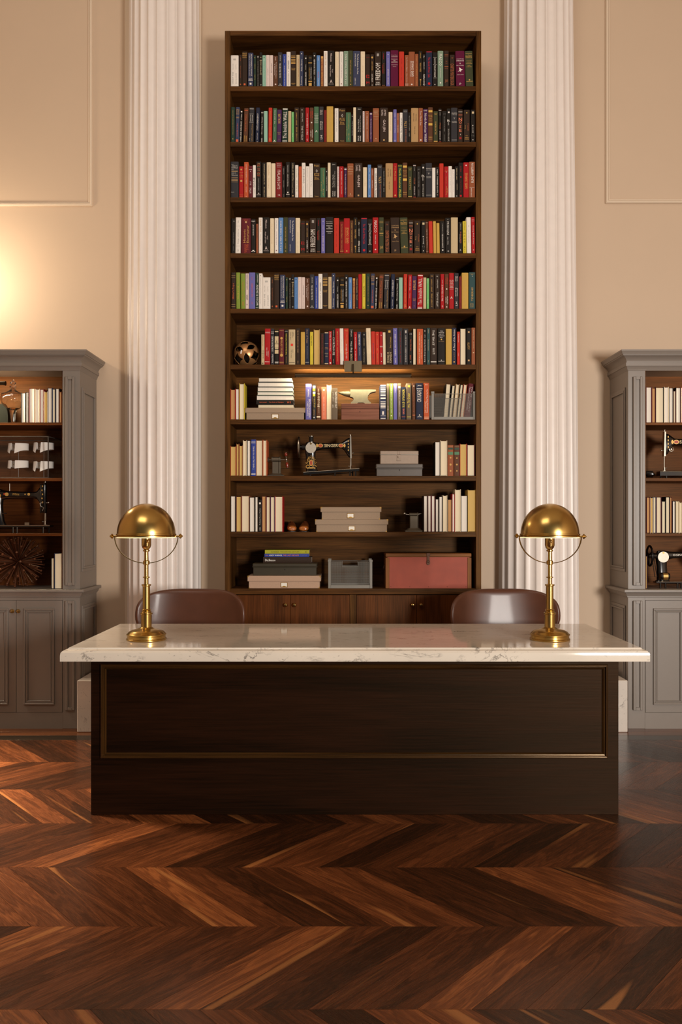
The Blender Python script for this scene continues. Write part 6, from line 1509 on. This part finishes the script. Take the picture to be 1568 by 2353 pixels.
yg = YC + .20; sg_ = sc_(yg); M_green = paint('dark green enamel', (17, 18, 9), .6, 0, .1, 20, spec=.15)
t = thing('dome_top_tin', (PX(-3, yg), yg, zj), 'dark green round-topped tin behind the glass jar', 'tin')
MB().prism([(-.085, 0), (.062, 0), (.062, .06), (.058, .10), (.045, .128), (.02, .145), (-.01, .15), (-.04, .146), (-.066, .13), (-.082, .10), (-.085, .06)], 0, .10).build('body', M_green, t)
MB().box(-.09, .066, -.004, .104, 0, .010, .002).build('foot_rim', M_green, t)

# glass case with four stiff collars
M_frame = paint('thin dark steel', (84, 74, 68), .35, .4); M_pane = panemat('case glass')
yc0 = YC + .03; x1 = PX(111, yc0); x0 = x1 - .46; zf = zcab(1098.5); hgt = zcab(1001) - zf; dd = .28
t = thing('display_case', ((x0 + x1) / 2, yc0, zf), 'glass display case with thin dark metal edges, four collars inside', 'case')
w = (x1 - x0) / 2; e = .003
for sx in (-w, w):
    for yy in (0, dd): MB().box(sx - e, sx + e, yy - e, yy + e, 0, hgt, .0004).build('edge_bar', M_frame, t)
for zz_ in (e, hgt - e):
    for yy in (0, dd): MB().box(-w + e, w - e, yy - e, yy + e, zz_ - e, zz_ + e, .0004).build('edge_bar', M_frame, t)
    for sx in (-w, w): MB().box(sx - e, sx + e, e, dd - e, zz_ - e, zz_ + e, .0004).build('edge_bar', M_frame, t)
for (a, b_, c_, d_, f0, f1) in ((-w + e, w - e, -.001, .001, 2 * e, hgt - 2 * e), (-w + e, w - e, dd - .001, dd + .001, 2 * e, hgt - 2 * e), (-w - .001, -w + .001, e, dd - e, 2 * e, hgt - 2 * e), (w - .001, w + .001, e, dd - e, 2 * e, hgt - 2 * e), (-w + e, w - e, e, dd - e, hgt - .004, hgt - .002)):
    MB().box(a, b_, c_, d_, f0, f1).build('pane', M_pane, t, smooth=False)
MB().box(-w + e, w - e, e, dd - e, .0005, .003).build('base_plate', M_frame, t)
M_lin = paint('starched white cotton', (236, 228, 220), .6, 0, .03, 80)
def collar(px, py, kind, label):
    y = yc0 + .14; s = sc_(y); x = PX(px, y); z = EYE - (py - 1196) / s; o = thing('shirt_collar', (x, y, z), label, 'collar', 'white collars in the glass case', rz=R(10))
    hh = .024; rx, ry = .062, .05; n = 40; vs = []; fs = []
    a0, a1 = R(-100), R(235)
    def band(r_out, zt_, zb_, th, f0, f1, name, drop=None):
        vs = []; fs = []
        for i in range(n + 1):
            a = a0 + (a1 - a0) * (f0 + (f1 - f0) * i / n); ex = drop(i / n) if drop else 0.0
            for rr in (r_out, r_out - th):
                vs.append((rr * rx * math.cos(a), rr * ry * math.sin(a), zt_)); vs.append(((rr + ex * .6) * rx * math.cos(a), (rr + ex * .9) * ry * math.sin(a), zb_ - ex * .06))
        for i in range(n):
            b = i * 4
            for (p, q_) in ((0, 1), (3, 2), (2, 0), (1, 3)): fs.append((b + p, b + q_, b + 4 + q_, b + 4 + p))
        fs += [(0, 1, 3, 2), (n * 4, n * 4 + 2, n * 4 + 3, n * 4 + 1)]
        MB().add(vs, fs).build(name, M_lin, o, angle=60)
    band(.96, hh, -hh * .7, .03, 0.0, 1.0, 'neck_band')
    d = (lambda f: .42 * max(0, (f - .80) / .20) ** 1.4 + .42 * max(0, (.16 - f) / .16) ** 1.4) if kind else (lambda f: .18 * max(0, (f - .75) / .25) + .18 * max(0, (.2 - f) / .2))
    band(1.04, hh * 1.1, -hh * .75, .035, 0.0, 1.0, 'fold', d)
    MB().ball((rx * .93 * math.cos(R(-112)), ry * 1.0 * math.sin(R(-112)), -.002), .003, 8).build('stud', M_brass2, o)
    MB().cyl((0.0, 0.0, zf + .003 - z), (0, 0, -.02), .0015, n=8).cyl((0, 0, zf + .003 - z), (0, 0, zf + .006 - z), .012, n=16).cyl((-.02, 0, -.018), (.02, 0, -.018), .0012, n=6).build('stand_rod', M_frame, o)
collar(42.5, 1028.5, 1, 'white wing collar high up in the case, further from the pilaster'); collar(101, 1027, 1, 'white wing collar high up, nearest the grey pilaster')
collar(42, 1068, 0, 'white round-ended collar low in the case, further from the pilaster'); collar(100.5, 1070, 1, 'white wing collar low in the case, nearest the grey pilaster')

# spiky ball of turned wooden pegs
ysb = YC + .175; ssb = sc_(ysb); rr = .175
t = thing('spiky_ball', (PX(41.5, ysb), ysb, zcab(1354) + rr - .004), 'ball of dark wooden pegs radiating from its centre', 'ornament')
M_peg = wood('dark peg wood', (52, 26, 16), (112, 66, 44), 'Z', .4, 1.5)
peg = MB().cyl((0, 0, .004), (0, 0, rr * .95), .0026, .0040, 8).lathe([(.0032, rr * .925), (.0062, rr * .95), (.0082, rr * .975), (.0072, rr * .993), (.004, rr), (.0001, rr * 1.001)], n=12).mesh('peg', M_peg)
N_ = 120
for i in range(N_):
    zc_ = 1 - 2 * (i + .5) / N_; a = i * 2.399963 + .3; r = math.sqrt(1 - zc_ * zc_); v = Vector((r * math.cos(a), r * math.sin(a), zc_))
    o = inst(peg, 'peg', t); o.rotation_euler = Vector((0, 0, 1)).rotation_difference(v).to_euler()
MB().ball((0, 0, 0), .016, 14).build('core', M_peg, t)

# ---------------------------------------------------------------- labels for the books
byshelf = {}
for b_ in BOOKS: byshelf.setdefault(b_[4], []).append(b_)
ORD = 'first second third fourth fifth sixth seventh eighth ninth tenth eleventh twelfth thirteenth fourteenth fifteenth sixteenth seventeenth eighteenth nineteenth twentieth'.split()
ORD += ['twenty-' + o for o in ORD[:9]] + ['thirtieth'] + ['thirty-' + o for o in ORD[:9]] + ['fortieth'] + ['forty-' + o for o in ORD[:9]] + ['fiftieth'] + ['fifty-' + o for o in ORD[:9]]
print({k: len(v) for k, v in byshelf.items()})
def nice(c): return c.replace(' fore-edge', '-paged')
def desc(b_):
    return nice(b_[1]) + ' book'
for ph, bs in byshelf.items():
    bs.sort(key=lambda q: q[0].location.x); cands = []
    for i, b_ in enumerate(bs):
        lf = nice(bs[i - 1][1]) if i else None; rt = nice(bs[i + 1][1]) if i + 1 < len(bs) else None
        nb = ('between %s and %s books' % (lf, rt)) if lf and rt and lf != rt else ('between two %s books' % lf if lf and rt else ('at the end beside a %s book' % (rt or lf)))
        edge = 'fore-edge' in b_[1]
        a = []
        if b_[3] and b_[3] != '!': a.append('%s book titled %s, %s' % (b_[1], b_[3], ph))
        if edge: a.append('%s book, %s cover, %s, %s' % (nice(b_[1]), b_[2], nb, ph))
        else:
            a.append('%s book %s, %s' % (b_[1], nb, ph))
            if b_[2]: a.append('%s book lettered in %s %s, %s' % (b_[1], b_[2], nb, ph))
        a.append('%s book, %s along the %s' % (nice(b_[1]), ORD[i], ph))
        cands.append(a)
    flat = [x for a in cands for x in set(a)]
    for b_, a in zip(bs, cands):
        ok = [x for x in a if flat.count(x) == 1 and len(re.findall(r"[\w'-]+", x)) <= 16]
        b_[0]['label'] = ok[0] if ok else a[-1]; b_[0]['group'] = 'books on the ' + ph

# past three hundred books: the slimmest and lowest ones are joined into one object
allb = sorted([b_ for b_ in bpy.data.objects if b_.parent is None and b_.get('category') == 'book'], key=lambda o: 0)
bpy.context.view_layer.update()
def area_of(o):
    xs = [c for ch in o.children if ch.name.startswith('cover') for v in ch.bound_box for c in [v]]
    return (max(v[0] for v in xs) - min(v[0] for v in xs)) * (max(v[2] for v in xs) - min(v[2] for v in xs))
up = {b_[0].name for b_ in BOOKS if b_[4] in SHELFN[:6]}
cand = sorted([o for o in allb if o.name in up], key=area_of)
extra = cand[:max(0, len(allb) - 300)]
vs, fs, mi, mats = [], [], [], []
for o in extra:
    for ch in list(o.children):
        Mw = o.matrix_world @ ch.matrix_local; off = len(vs); vs += [tuple(Mw @ v.co) for v in ch.data.vertices]
        m = ch.data.materials[0]
        if m not in mats: mats.append(m)
        for p in ch.data.polygons: fs.append(tuple(i + off for i in p.vertices)); mi.append(mats.index(m))
        bpy.data.objects.remove(ch)
    bpy.data.objects.remove(o)
me = bpy.data.meshes.new('slim_book'); me.from_pydata(vs, [], fs)
for m in mats: me.materials.append(m)
me.polygons.foreach_set('material_index', mi); me.update()
o = bpy.data.objects.new('slim_book', me); C.objects.link(o)
tag(o, 'slimmest books scattered among the others on the six upper shelves', 'book', None, 'stuff')
